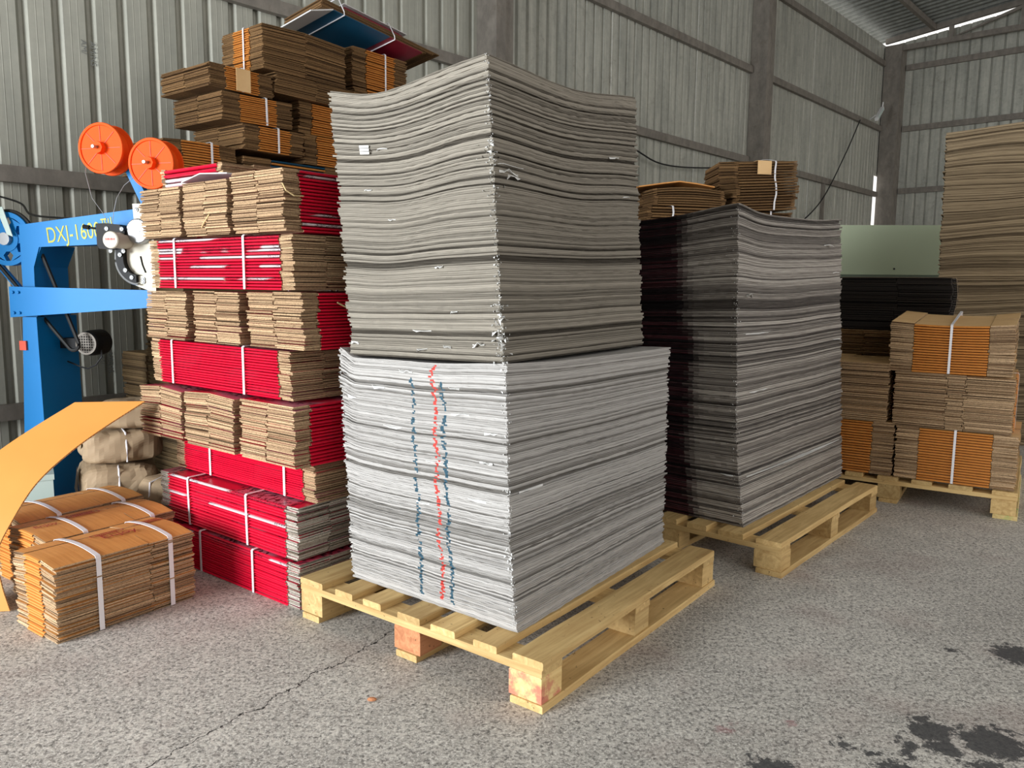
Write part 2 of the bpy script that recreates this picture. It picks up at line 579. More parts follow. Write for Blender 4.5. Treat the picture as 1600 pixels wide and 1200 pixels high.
trim_n = [0]


def trim(mb_, loc=(0, 0, 0), rot=0.0):
    trim_n[0] += 1
    return structure('trim_%d' % trim_n[0], mb_, MAT['girt'], loc, rot)


def channel(x0, x1, z, h=0.10, d=0.06, y0=0.002):
    """C-section rail along x; y grows away from the wall (negative local y = into the hall)"""
    m_ = MB()
    t = 0.006
    m_.box(x0, x1, -y0-d, -y0-d+t, z-h, z)
    m_.box(x0, x1, -y0-d+t, -y0, z-t, z)
    m_.box(x0, x1, -y0-d+t, -y0, z-h, z-h+t)
    return m_


COLS = [(5.72, 5.98), (11.58, 11.86)]
for z in (0.40, 1.87, 3.31, 4.75):
    trim(channel(-6, 5.70, z), tuple(W0), RU)
for z in (0.40, 1.75, 3.12, 4.44, 5.72):
    trim(channel(6.0, 11.56, z), tuple(W0), RU)
    trim(channel(11.88, 17.50, z), tuple(W0), RU)
# studs between the rails
for t0, za, zb in ((8.2, 1.75, 3.02), (14.6, 1.75, 3.02)):
    m_ = MB()
    m_.box(t0, t0+0.05, -0.06, -0.004, za, zb)
    trim(m_, tuple(W0), RU)


def column(t0, t1, dep=0.26, zt=6.1):
    m_ = MB()
    m_.box(t0, t0+0.13, -0.004-dep, -0.004, 0, zt)
    m_.box(t0+0.142, t1, -0.004-dep*0.92, -0.004, 0, zt)
    m_.box(t0+0.13, t0+0.142, -0.004-dep*0.8, -0.03, 0, zt)
    return m_


for a, b in COLS:
    trim(column(a, b), tuple(W0), RU)
m_ = MB()
m_.box(17.52, 17.86, -0.34, -0.02, 0, 6.02)
trim(m_, tuple(W0), RU)
RN = math.atan2(N.y, N.x)
BW = tuple(hall(TEND, 0))
for z in (0.40, 1.80, 3.20, 4.45, 5.66):
    m_ = channel(0.36, 12.0, z, 0.11)
    trim(m_, BW, RN)
# roof truss against the end wall
m_ = MB()
m_.box(0.0, 12.0, -0.30, -0.22, 5.90, 6.0)
trim(m_, BW, RN)
m_ = MB()
P0 = [(0.0, 6.08), (12.0, 6.08+12*0.112), (12.0, 6.18+12*0.112), (0.0, 6.18)]
m_.prism(P0, -0.30, -0.22)
trim(m_, BW, RN)
for k in range(1, 8):
    x = k*1.2
    m_ = MB()
    m_.box(x-0.04, x+0.04, -0.29, -0.23, 6.0, 6.08+x*0.112)
    trim(m_, BW, RN)
    m_ = MB()
    zt = 6.08+(x+1.16)*0.112
    m_.prism([(x+0.04, 6.0), (x+0.11, 6.0), (x+1.16, zt-0.06), (x+1.16, zt)], -0.28, -0.24)
    trim(m_, BW, RN)
# purlins under the roof
for s in (0.9, 2.5, 4.1, 5.7):
    m_ = MB()
    m_.box(-4, TEND-0.35, -s-0.05, -s+0.02, 6.06+s*0.112, 6.16+s*0.112)
    trim(m_, tuple(W0), RU)

# mill stencils on the wall sheets
for zz in (2.72, 0.70):
    for ln, (dt, txt, dz) in enumerate(((0.0, 'AM/', 0.0), (0.055, 'AM/NS', -0.0))):
        o = text_mesh(txt, 0.052, MAT['stencil'], 'stencil_mark', wall_left, 0.0003)
        o.rotation_euler = (PI/2, PI/2, 0)
        o.location = (2.085+dt, -0.0045, zz+dz)

# ------------------------------------------------------------------ piles of loose sheets


def sheet_stack(name, label, cat, bot, top, n, mat, seg=(26, 26), jit=0.003, wave=None, marks=None, ink=None,
                gaps=0.06, seed=1, rag=0.0016, lean=None):
    """bot, top: four corners F, L, B, R (front, left, back, right) as (x, y, z)"""
    rr = random.Random(seed)
    bot = [Vector(p) for p in bot]
    top = [Vector(p) for p in top]
    c0 = sum(bot, Vector())/4
    c0 = Vector((c0.x, c0.y, min(p.z for p in bot)))
    root = thing(name, label, cat, tuple(c0))
    mbs = MB()
    # perimeter parameters (a along F-L, b along F-R)
    sa = [i/seg[0] for i in range(seg[0]+1)]
    sb = [i/seg[1] for i in range(seg[1]+1)]
    wx, wy = 0.0, 0.0
    for i in range(n):
        t0, t1 = i/n, (i+0.97)/n
        tm = (i+0.66)/n
        wx = wx*0.9+rr.uniform(-1, 1)*jit*0.22
        wy = wy*0.9+rr.uniform(-1, 1)*jit*0.22
        jx, jy = wx+rr.uniform(-1, 1)*jit*0.9, wy+rr.uniform(-1, 1)*jit*0.9
        inset = 0.007 if rr.random() < gaps else 0.0
        tone = min(1, max(0, rr.choice((0.12, 0.3, 0.42, 0.5, 0.6, 0.72))+rr.uniform(-0.08, 0.08))) * (0.1 if inset else 1)  # set-back sheets get a darker tone, painting in the shade of the gaps
        aa = list(sa)
        mk = []
        if marks:
            for (s0, w, mi, lo, hi) in marks:
                if lo < t0 < hi and rr.random() < 0.86:
                    j = s0+rr.uniform(-1, 1)*0.008+0.006*math.sin(i*0.21)
                    a0, a1 = j, j+w*rr.uniform(0.4, 1.25)
                    aa = [q for q in aa if not a0-0.004 < q < a1+0.004]+[a0, a1]
                    mk.append((a0, a1, mi))
            aa.sort()
        per = [(a, 0.0) for a in aa[::-1]] + [(0.0, b) for b in sb[1:]] + [(a, 1.0) for a in aa[1:]] + \
              [(1.0, b) for b in sb[::-1][1:-1]]
        # order: L -> F -> R -> B -> L
        K = len(per)

        def pos(a, b, t, ins, rg):
            F = bot[0].lerp(top[0], t)
            L = bot[1].lerp(top[1], t)
            B = bot[2].lerp(top[2], t)
            Rr = bot[3].lerp(top[3], t)
            if lean:
                F = F+lean(t)
            p = (F*(1-a)+L*a)*(1-b)+(Rr*(1-a)+B*a)*b
            ctr = (F+L+B+Rr)/4
            d = Vector((p.x-ctr.x, p.y-ctr.y, 0))
            d.normalize()
            p = p - d*(ins - rg)
            p.x += jx
            p.y += jy
            if wave:
                p.z += wave(a, b, t)
            return p-c0
        lo_, up_, il, iu, mid_ = [], [], [], [], []
        for (a, b) in per:
            corner = (a in (0.0, 1.0)) and (b in (0.0, 1.0))
            rg = rr.uniform(-1, 1)*rag*(2.2 if corner else 1)
            lo_.append(tuple(pos(a, b, t0, inset, rg)))
            up_.append(tuple(pos(a, b, t1, inset, rg+rr.uniform(0.0, 0.0012))))
            mid_.append(tuple(pos(a, b, tm, inset, rg)))
            a2, b2 = 0.5+(a-0.5)*0.94, 0.5+(b-0.5)*0.94
            il.append(tuple(pos(a2, b2, t0, 0.0, 0)))
            iu.append(tuple(pos(a2, b2, t1, 0.0, 0)))
        o = len(mbs.v)
        mbs.v.extend(lo_+up_+il+iu+mid_)
        tone2 = min(1.0, tone+rr.uniform(0.1, 0.6)) if not inset else tone
        for k in range(K):
            k2 = (k+1) % K
            mi = 0
            ik = 0.0
            (a, b), (a2, b2) = per[k], per[k2]
            if b == 0.0 and b2 == 0.0:
                am = (a+a2)/2
                for (m0, m1, q) in mk:
                    if m0 <= am <= m1:
                        mi = q
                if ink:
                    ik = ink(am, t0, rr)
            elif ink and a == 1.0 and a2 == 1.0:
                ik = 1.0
            for f, tn in (((o+k, o+k2, o+4*K+k2, o+4*K+k), tone), ((o+4*K+k, o+4*K+k2, o+K+k2, o+K+k), tone2),
                          ((o+K+k, o+K+k2, o+3*K+k2, o+3*K+k), tone2), ((o+2*K+k, o+2*K+k2, o+k2, o+k), tone)):
                mbs.f.append(f)
                mbs.m.append(mi)
                mbs.t.append(tn)
                mbs.k.append(ik)
        if i == n-1 or i == 0:
            G = 14
            tt = t1 if i else t0
            dz = -0.0006 if i else 0.0006
            vs_ = []
            for qa in range(G+1):
                for qb in range(G+1):
                    p = pos(0.02+0.96*qa/G, 0.02+0.96*qb/G, tt, 0.0, 0)
                    vs_.append((p.x, p.y, p.z+dz))
            mbs.add(vs_, [(qa*(G+1)+qb, qa*(G+1)+qb+1, (qa+1)*(G+1)+qb+1, (qa+1)*(G+1)+qb) for qa in range(G) for qb in range(G)], 0, 0.7)
    mats = [mat, MAT['ink_blue'], MAT['ink_red']]
    mbs.build('sheets', mats, root, attr=True, kind='stuff')

    def at(a, b, t, out=0.0):
        F = bot[0].lerp(top[0], t)+(lean(t) if lean else Vector())
        L, B, Rr = bot[1].lerp(top[1], t), bot[2].lerp(top[2], t), bot[3].lerp(top[3], t)
        p = (F*(1-a)+L*a)*(1-b)+(Rr*(1-a)+B*a)*b
        if wave:
            p.z += wave(a, b, t)
        ctr = (F+L+B+Rr)/4
        d = Vector((p.x-ctr.x, p.y-ctr.y, 0)).normalized()
        return p-c0+d*out
    return root, at


def flap(root, at, a, b, t, w, h, out, seed, along='a', name='torn_flap'):
    """a loose curl of torn liner paper sticking out of the pile"""
    rr = random.Random(seed)
    m_ = MB()
    pts = []
    for k in range(5):
        q = k/4
        if along == 'a':
            p = at(a+w*q, b, t, 0.0)
        else:
            p = at(a, b+w*q, t, 0.0)
        pts.append((p, q))
    up, lo = [], []
    for p, q in pts:
        e = at(0.5 + (a-0.5) if along != 'a' else a+w*q, b if along == 'a' else b+w*q, t, out*(0.3+math.sin(q*PI))*rr.uniform(0.6, 1.2))
        up.append(tuple(p+Vector((0, 0, 0.001))))
        lo.append(tuple(e+Vector((0, 0, h*rr.uniform(-0.9, 0.5)))))
    n_ = len(up)
    th = Vector((0, 0, 0.0012))
    vs_ = up+lo+[tuple(Vector(p)+th) for p in up]+[tuple(Vector(p)+th) for p in lo]
    fs_ = []
    for k in range(n_-1):
        fs_ += [(k, k+1, n_+k+1, n_+k), (2*n_+k, 3*n_+k, 3*n_+k+1, 2*n_+k+1), (n_+k, n_+k+1, 3*n_+k+1, 3*n_+k)]
    m_.add(vs_, fs_)
    return m_.build(name, MAT['torn'], root)


def frayed(root, at, n, seed, a0=0.0, b0=0.0, spread=0.03, size=0.011, t_lo=0.0, t_hi=1.0):
    """hundreds of tiny torn paper corners along the front vertical edge"""
    rr = random.Random(seed)
    m_ = MB()
    for k in range(n):
        t = rr.uniform(t_lo, t_hi)
        if rr.random() < 0.6:
            a, b = a0+abs(rr.gauss(0, spread)), b0
        else:
            a, b = a0, b0+abs(rr.gauss(0, spread*0.5))
        s = size*rr.uniform(0.4, 1.3)
        p = at(a, b, t, 0.0005)
        q = at(a, b, t, s*rr.uniform(0.5, 1.1))
        d = Vector((rr.uniform(-1, 1), rr.uniform(-1, 1), rr.uniform(-0.4, 0.3)))*s*0.7
        e = q+d*0.5+Vector((0, 0, rr.uniform(-0.5, 0.2)*s))
        m_.add([tuple(p-d*0.5), tuple(p+d*0.5+Vector((0, 0, 0.002))), tuple(e), tuple(p+Vector((0, 0, -0.0015)))],
               [(0, 1, 2), (0, 2, 3), (1, 3, 2), (0, 3, 1)])
    return m_.build('frayed_corner', MAT['torn'], root, kind='stuff')


# ---- main pallet load: two piles of grey sheets
u1, v1 = uvv(0.6462)
F = Vector((0.022, 2.24, 0))
L = Vector((-0.558, 2.69, 0))
Rr_ = Vector((0.615, 3.079, 0))
Bk = L+Rr_-F
zz = lambda p, z: (p.x, p.y, z)


def w_low(a, b, t):
    curl = 0.032*math.exp(-(((1-a)/0.06)**2))*math.exp(-(b/0.35)**2)*t**2
    sag = -0.006*math.sin(a*PI)*t - 0.008*math.sin(b*PI)*t**3
    ripple = 0.0016*math.sin(a*11+t*7)+0.0012*math.sin(b*9+t*9)
    return (curl+sag+ripple)*(0.15+0.85*min(1, t*6))


low, at_low = sheet_stack('sheet_stack', 'lower pale grey board stack with blue and red ink lines, on front pallet', 'stack',
                          [zz(F, 0.1445), zz(L, 0.1445), zz(Bk, 0.1445), zz(Rr_, 0.1445)],
                          [zz(F+v1*0.05, 0.948), zz(L+v1*0.05, 0.926), zz(Bk, 0.935), zz(Rr_, 0.938)],
                          136, MAT['paper_low'], (30, 34), 0.0034, w_low, rag=0.0028,
                          marks=[(0.518, 0.018, 1, 0.02, 0.93), (0.388, 0.018, 2, 0.02, 0.99), (0.335, 0.018, 1, 0.02, 0.93)],
                          gaps=0.09, seed=11, lean=lambda t: v1*0.022*math.sin(min(1, t*2.2)*PI*0.5)*(1-t))


def w_up(a, b, t):
    sag = -0.026*math.sin(a*PI)*t**1.5 + 0.010*math.sin(a*PI*2.2+0.3)*t
    side = -0.022*math.sin(b*PI)*t**1.5 + 0.006*math.sin(b*PI*2.4+1.2)*t
    ripple = 0.0016*math.sin(a*11+t*9)+0.0016*math.sin(b*9+t*11)
    return (sag+side+ripple)*min(1, 0.08+t*4)


up, at_up = sheet_stack('sheet_stack', 'upper grey board stack with curled edges, piled on the inked stack', 'stack',
                        [zz(F+v1*0.060, 0.950), zz(L+v1*-0.012, 0.934), zz(Bk+v1*0.04, 0.939), zz(Rr_+v1*0.118, 0.941)],
                        [zz(F+v1*0.125, 1.815), zz(L+v1*0.076, 1.800), zz(Bk+v1*0.13, 1.87), zz(Rr_+v1*0.18, 1.895)],
                        142, MAT['paper_up'], (30, 34), 0.0034, w_up, gaps=0.13, seed=12, rag=0.0026)
frayed(low, at_low, 260, 3, spread=0.014, size=0.010)
frayed(low, at_low, 120, 33, a0=0.985, spread=0.008, size=0.010)
frayed(up, at_up, 320, 4, spread=0.014, size=0.010)
frayed(up, at_up, 90, 14, spread=0.035, size=0.020, t_lo=0.0, t_hi=0.20)
frayed(up, at_up, 50, 15, spread=0.03, size=0.018, t_lo=0.55, t_hi=0.72)
for k, (a, b, t, w, h, out, al) in enumerate([
        (0.0, 0.03, 0.632, 0.10, 0.012, 0.022, 'b'), (0.0, 0.02, 0.652, 0.14, 0.008, 0.018, 'b'), (0.0, 0.07, 0.622, 0.07, 0.018, 0.020, 'b'),
        (0.45, 0.0, 0.035, 0.07, 0.010, 0.016, 'a'), (0.30, 0.0, 0.05, 0.05, 0.010, 0.016, 'a'), (0.42, 0.0, 0.10, 0.12, 0.006, 0.010, 'a'),
        (0.10, 0.0, 0.06, 0.07, 0.014, 0.018, 'a'), (0.25, 0.0, 0.17, 0.04, 0.006, 0.01, 'a'), (0.93, 0.0, 0.05, 0.05, 0.010, 0.016, 'a'),
        (0.32, 0.0, 0.33, 0.05, 0.006, 0.008, 'a'), (0.6, 0.0, 0.52, 0.05, 0.006, 0.008, 'a'), (0.75, 0.0, 0.63, 0.05, 0.006, 0.009, 'a'),
        (0.0, 0.75, 0.75, 0.08, 0.006, 0.010, 'b'), (0.0, 0.85, 0.60, 0.08, 0.006, 0.010, 'b'), (0.62, 0.0, 0.78, 0.07, 0.006, 0.010, 'a')]):
    flap(up, at_up, a, b, t, w, h, out, 50+k, al)
for k, (a, b, t, w, h, out, al) in enumerate([
        (0.52, 0.0, 0.955, 0.08, 0.012, 0.012, 'a'), (0.70, 0.0, 0.88, 0.08, 0.010, 0.012, 'a'), (0.20, 0.0, 0.80, 0.10, 0.006, 0.010, 'a'),
        (0.05, 0.0, 0.74, 0.07, 0.008, 0.010, 'a'), (0.60, 0.0, 0.72, 0.12, 0.005, 0.008, 'a'), (0.35, 0.0, 0.60, 0.12, 0.004, 0.007, 'a'),
        (0.12, 0.0, 0.48, 0.1, 0.005, 0.008, 'a'), (0.0, 0.05, 0.52, 0.12, 0.006, 0.008, 'b'), (0.25, 0.0, 0.9, 0.06, 0.006, 0.010, 'a'),
        (0.90, 0.0, 0.82, 0.06, 0.006, 0.008, 'a'), (0.45, 0.0, 0.42, 0.08, 0.004, 0.006, 'a'), (0.08, 0.0, 0.63, 0.07, 0.006, 0.009, 'a')]):
    flap(low, at_low, a, b, t, w, h, out, 80+k, al)
# scrap of white label stuck to the left face
m_ = MB()
pa, pb = at_up(0.80, 0.0, 0.80, 0.006), at_up(0.735, 0.0, 0.80, 0.006)
for k in range(3):
    dz = Vector((0, 0, -0.010*k))
    sx = (pb-pa)*(0.05*k)
    n_out = -u1*0.002
    q = [pa+dz+sx, pb+dz+sx*0.5, pb+dz+sx*0.5+Vector((0, 0, -0.008)), pa+dz+sx+Vector((0, 0, -0.008))]
    m_.add([tuple(p) for p in q]+[tuple(p+n_out) for p in q],
           [(0, 1, 2, 3), (7, 6, 5, 4), (0, 4, 5, 1), (1, 5, 6, 2), (2, 6, 7, 3), (3, 7, 4, 0)])
m_.build('paper_label', MAT['torn'], up)

# ---- second pallet load
u2, v2 = uvv(0.7117)
F2 = Vector((1.003, 3.299, 0))
R2 = F2+u2*1.2477
L2 = F2+v2*0.78
B2 = R2+v2*0.78


def w_two(a, b, t):
    s = -0.018*math.sin(b*PI)*t**2+0.02*math.exp(-(a/0.25)**2)*math.exp(-(b/0.12)**2)*t**3 - 0.05*a*t**3
    return (s+0.0015*math.sin(b*11+t*9)+0.001*math.sin(a*9+t*7))*min(1, 0.1+t*4)


def ink_shade_two(a, t, rr):  # how far the ink and painted shade reach along the left face
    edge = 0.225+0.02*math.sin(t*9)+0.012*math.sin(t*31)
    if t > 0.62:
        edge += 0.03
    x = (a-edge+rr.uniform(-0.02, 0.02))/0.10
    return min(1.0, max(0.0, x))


two, at_two = sheet_stack('sheet_stack', 'grey board stack with near black side of ink and painted shade, on the middle pallet', 'stack',
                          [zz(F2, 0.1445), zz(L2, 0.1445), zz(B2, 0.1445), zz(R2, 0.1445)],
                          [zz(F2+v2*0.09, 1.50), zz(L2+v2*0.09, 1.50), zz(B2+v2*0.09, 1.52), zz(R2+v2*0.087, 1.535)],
                          175, MAT['ink_shade_stack'], (30, 30), 0.0042, w_two, ink=ink_shade_two, gaps=0.09, seed=21, rag=0.0024,
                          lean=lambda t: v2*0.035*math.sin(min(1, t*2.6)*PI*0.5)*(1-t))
frayed(two, at_two, 420, 23, spread=0.022, size=0.008)
for k, (a, b, t, w, h, out, al) in enumerate([
        (0.0, 0.07, 0.73, 0.05, 0.020, 0.03, 'b'), (0.0, 0.80, 0.905, 0.06, 0.014, 0.03, 'b'), (0.0, 0.9, 0.80, 0.05, 0.012, 0.02, 'b'),
        (0.0, 0.05, 0.61, 0.22, 0.005, 0.012, 'b'), (0.0, 0.06, 0.15, 0.9, 0.004, 0.022, 'b'), (0.03, 0.0, 0.16, 0.08, 0.004, 0.012, 'a'),
        (0.0, 0.90, 0.545, 0.08, 0.012, 0.03, 'b'), (0.0, 0.1, 0.42, 0.15, 0.004, 0.01, 'b')]):
    flap(two, at_two, a, b, t, w, h, out, 120+k, al)

# ------------------------------------------------------------------ pallets
DECK = [(0.0, 0.110), (0.190, 0.095), (0.345, 0.095), (0.500, 0.110), (0.660, 0.105), (0.797, 0.095), (0.0, 0.0)]


def pallet(label, origin, yaw, W, Ln, deck, seed, special=None):
    """origin: front right corner on the floor; boards run front to back. local x: to the right, y: to the back"""
    rr = random.Random(seed)
    root = thing('pallet', label, 'pallet', (origin[0], origin[1], 0), -yaw, 'wooden pallets under the stacks')
    th = 0.022
    special = special or {}

    def board(name, x0, x1, y0, y1, z0, z1, mat):
        m_ = MB()
        cx, cy, cz = (x0+x1)/2, (y0+y1)/2, (z0+z1)/2
        hx, hy, hz = (x1-x0)/2, (y1-y0)/2, (z1-z0)/2
        j = lambda s: rr.uniform(-1, 1)*s
        e = min(0.004, hx*0.2, hz*0.3)
        ends = []
        ny = 6 if hy > hx else 2
        for k in range(ny+1):
            y = -hy+2*hy*k/ny
            ax, bx = -hx+j(0.002), hx+j(0.002)
            dz = j(0.0006)
            yy = y+(j(0.002) if k in (0, ny) else 0)
            ends.append([(ax, yy, -hz), (bx, yy, -hz), (bx, yy, hz-e+dz), (bx-e, yy, hz+dz), (ax+e, yy, hz+dz), (ax, yy, hz-e+dz)])
        vs_ = [p for r_ in ends for p in r_]
        fs_ = [tuple(range(6)), tuple(range(ny*6, ny*6+6))[::-1]]
        for k in range(ny):
            for q in range(6):
                a, b = k*6+q, k*6+(q+1) % 6
                fs_.append((a, a+6, b+6, b))
        m_.add(vs_, fs_)
        o = m_.build(name, mat, root)
        o.location = (cx, cy, cz)
        return o

    def wide(name, x0, x1, y0, y1, z0, z1, mat):
        """a board running across: built lengthwise, then turned"""
        o = board(name, -(y1-y0)/2, (y1-y0)/2, -(x1-x0)/2, (x1-x0)/2, z0, z1, mat)
        o.location = ((x0+x1)/2, (y0+y1)/2, (z0+z1)/2)
        o.rotation_euler = (0, 0, PI/2)
        return o
    H = 0.144
    for k, (p, w) in enumerate(deck):
        board('deck_board', -p-w, -p, rr.uniform(0, 0.006), Ln-rr.uniform(0, 0.006), H-th, H, MAT['pine'])
    bl = 0.105
    ys = [(0.0, bl), ((Ln-bl)/2, (Ln+bl)/2), (Ln-bl, Ln)]
    for (y0, y1) in ys:
        wide('stringer_board', -W, 0.0, y0+0.002, y1-0.002, H-2*th, H-th-0.0004, MAT['pine'])
    bxs = [(-0.115, 0.0), (-W/2-0.055, -W/2+0.06), (-W, -W+0.115)]
    for q, (x0, x1) in enumerate(bxs):
        for r_, (y0, y1) in enumerate(ys):
            mt = special.get((q, r_), MAT['pine'])
            board('block', x0+rr.uniform(0, 0.004), x1-rr.uniform(0, 0.004), y0+0.003, y1-0.002, th+0.0004, H-2*th-0.0004, mt)
        mt = special.get(('skid', q), MAT['pine'])
        board('bottom_board', x0+0.012, x1+(0.006 if q == 0 else -0.012), -0.004, Ln+0.003, 0.0, th, mt)
    return root


pallet('front wooden pallet with a red stained corner block, under the pale grey stacks', (0.0875, 2.053), 0.6462, 1.042, 1.19,
       [(0.0, 0.105), (0.158, 0.090), (0.318, 0.100), (0.462, 0.100), (0.640, 0.085), (0.775, 0.085), (0.925, 0.117)], 5,
       {(0, 0): MAT['pine_stain'], (1, 0): MAT['pine_pink']})
pallet('middle wooden pallet under the black sided sheet stack', (1.0967, 3.087), 0.7117, 1.042, 1.277,
       [(0.0, 0.110), (0.165, 0.115), (0.335, 0.09), (0.48, 0.10), (0.63, 0.09), (0.78, 0.09), (0.93, 0.112)], 6)
pallet('far right wooden pallet with a green marked foot, under orange brown bundles', (2.575, 3.905), 0.585, 1.2, 1.10,
       [(0.0, 0.112), (0.20, 0.112), (0.39, 0.10), (0.555, 0.105), (0.735, 0.09), (0.90, 0.10), (1.088, 0.112)], 8,
       {('skid', 0): MAT['pine_green'], (1, 0): MAT['pine']})

# ------------------------------------------------------------------ tied bundles of folded boxes


def folded_box(m_, rr, L, D, z0, th, fl, slots, dfm, mi, jit):
    """one flattened box: body with two rounded folds, flaps at both ends. mi: fold, top, edge material indices"""
    jx, jy = rr.uniform(-1, 1)*jit, rr.uniform(-1, 1)*jit
    rz = rr.uniform(-1, 1)*0.006
    c_, s_ = math.cos(rz), math.sin(rz)

    def T(x, y, z):
        x, y = x*c_-y*s_+jx, x*s_+y*c_+jy
        return dfm(x, y, z)
    t1 = th*0.96
    tb = th*0.78
    r = min(tb*0.95, 0.012)
    yf = D/2
    prof = [(-yf+r, 0.0), (-yf+r*0.28, 0.16), (-yf, 0.46), (-yf+r*0.28, 0.80), (-yf+r, 1.0), (-yf*0.33, 1.0), (yf*0.33, 1.0),
            (yf-r, 1.0), (yf-r*0.28, 0.80), (yf, 0.46), (yf-r*0.28, 0.16), (yf-r, 0.0), (yf*0.33, 0.0), (-yf*0.33, 0.0)]
    kinds = [0, 0, 0, 0, 1, 1, 1, 0, 0, 0, 0, 1, 1, 1]
    n = len(prof)
    x0, x1 = -L/2+fl, L/2-fl
    nx = 5
    vs_ = []
    for k in range(nx+1):
        x = x0+(x1-x0)*k/nx
        for y, z in prof:
            vs_.append(T(x, y, z0+z*tb))
    tone = rr.uniform(0.2, 0.9)
    for q in range(n):
        fs_ = []
        q2 = (q+1) % n
        for k in range(nx):
            fs_.append((k*n+q, (k+1)*n+q, (k+1)*n+q2, k*n+q2))
        o = len(m_.v) if q == 0 else o
        if q == 0:
            m_.v.extend(vs_)
        for f in fs_:
            m_.f.append([i+o for i in f])
            m_.m.append(mi[kinds[q]])
            m_.t.append(tone)
            m_.k.append(0.0)
    for f in (tuple(range(n))[::-1], tuple(range(nx*n, nx*n+n))):
        m_.f.append([i+o for i in f])
        m_.m.append(mi[2])
        m_.t.append(tone)
        m_.k.append(0.0)
    # flaps
    for sgn in (-1, 1):
        cuts = [-yf+0.003]+[s*D-D/2+rr.uniform(-1, 1)*0.009 for s in slots]+[yf-0.003]
        for i in range(len(cuts)-1):
            for lay in (0, 1):
                e = rr.uniform(-0.004, 0.003)
                ya, yb = cuts[i]+rr.uniform(0.0, 0.0022), cuts[i+1]-rr.uniform(0.0, 0.0022)
                za, zb = z0+t1*(0.03+0.5*lay), z0+t1*(0.46+0.5*lay)
                dz = rr.uniform(-1, 1)*t1*0.22
                xa, xb = sgn*(L/2-fl+0.002), sgn*(L/2+e)
                if i in (0, len(cuts)-2):
                    off = rr.uniform(0, 0.004)
                    if i == 0:
                        ya += off
                    if i == len(cuts)-2:
                        yb -= off
                vs2 = []
                for (zA, zB) in ((za, za+dz), (zb, zb+dz)):
                    for y in (ya, yb):
                        for x, z in ((xa, zA), (xb, zB)):
                            vs2.append(T(x, y, max(z, 0.0005)))
                tn = min(1, max(0, rr.gauss(0.5, 0.24)))
                F_ = [(0, 2, 3, 1), (0, 1, 5, 4), (2, 6, 7, 3), (0, 4, 6, 2), (1, 3, 7, 5)]
                m_.add(vs2, F_, mi[2], tn)
                m_.add([vs2[4], vs2[5], vs2[7], vs2[6]], [(0, 1, 3 - 1, 3)], mi[1] if lay == 1 else mi[2], tn)


def strap_band(parent, pos, D, H, dfm, axis='y', w=0.012, name='strap', mat=None):
    m_ = MB()
    o, t = 0.0035, 0.0016
    h = D/2+o
    loop = []
    for k in range(7):
        loop.append((-h, H*k/6*0.98+0.002 if k else 0.002))
    loop += [(-h+0.006, H+o)]
    loop += [(-h+0.006+(2*h-0.012)*k/8, H+o) for k in range(1, 8)]
    loop += [(h-0.006, H+o)]
    loop += [(h, H*(1-k/6)*0.98+0.002) for k in range(7)]
    loop += [(h-0.02-(2*h-0.04)*k/4, 0.0012) for k in range(5)]
    n = len(loop)
    cz = H/2
    vs_ = []
    for (p, z) in loop:
        q = (p*(1+t/h), z+(t if z > cz else 0))
        for (pp, z_) in ((p, z), q):
            for s in (-w/2, w/2):
                x, y = (pos+s, pp) if axis == 'y' else (pp, pos+s)
                vs_.append(dfm(x, y, z_))
    fs_ = []
    for k in range(n):
        a, b = k*4, ((k+1) % n)*4
        fs_ += [(a+2, a+3, b+3, b+2), (a+1, a, b, b+1), (a, a+2, b+2, b), (a+3, a+1, b+1, b+3)]
    m_.add(vs_, fs_)
    return m_.build(name, mat or MAT['strap'], parent)


MESHCACHE = {}


def bundle(label, xy, z, phi, L, D, H, n, style, seed, straps=(0.0,), axis='y', fl=None, slots=(0.5,), bow=(0.0, 0.0),
           tilt=(0.0, 0.0), group=None, jit=0.004, foldpick=None, skew=(0.0, 0.0), cat='bundle', wob=0.0, strap_mat=None, name=None, lid=0.0):
    rr = random.Random(seed)
    fl = L*0.072 if fl is None else fl
    root = thing(name or 'box_bundle', label, cat, (xy[0], xy[1], z), (tilt[0], tilt[1], phi), group)
    fold, top, edge = style

    def dfm(x, y, zz_):
        fz = zz_/H
        dz = fz*(bow[0]*(1-(2*x/L)**2)+bow[1]*(1-(2*y/D)**2)) + lid*max(0.0, fz-0.92)/0.08*(y+D/2)/D
        dx = skew[0]*fz+wob*math.sin(fz*9+seed)
        dy = skew[1]*fz+wob*math.cos(fz*7+seed)
        return (x+dx, y+dy, zz_+dz)
    mats = [fold, top, edge]
    extra = []
    if foldpick:
        extra = foldpick[1]
        mats = mats+extra
    th = H/n
    m_ = MB()
    for i in range(n-1):
        f = 0
        if foldpick:
            q = foldpick[0](i)
            f = 0 if q == 0 else 2+q
        folded_box(m_, rr, L, D, i*th, th, fl, slots, dfm, (f, 1, 2), jit)
    m_.build('folded_boxes', mats, root, attr=True, kind='stuff')
    m_ = MB()
    f = 0
    if foldpick:
        q = foldpick[0](n-1)
        f = 0 if q == 0 else 2+q
    folded_box(m_, rr, L, D, (n-1)*th, th, fl, slots, dfm, (f, 1, 2), jit*0.5)
    m_.build('top_box', mats, root, attr=True)
    for s in straps:
        if axis == 'y':
            strap_band(root, s, D, H, dfm, 'y', mat=strap_mat)
        else:
            strap_band(root, s, L, H, dfm, 'x', w=0.017, mat=strap_mat)
    root['size'] = (L, D, H)
    return root


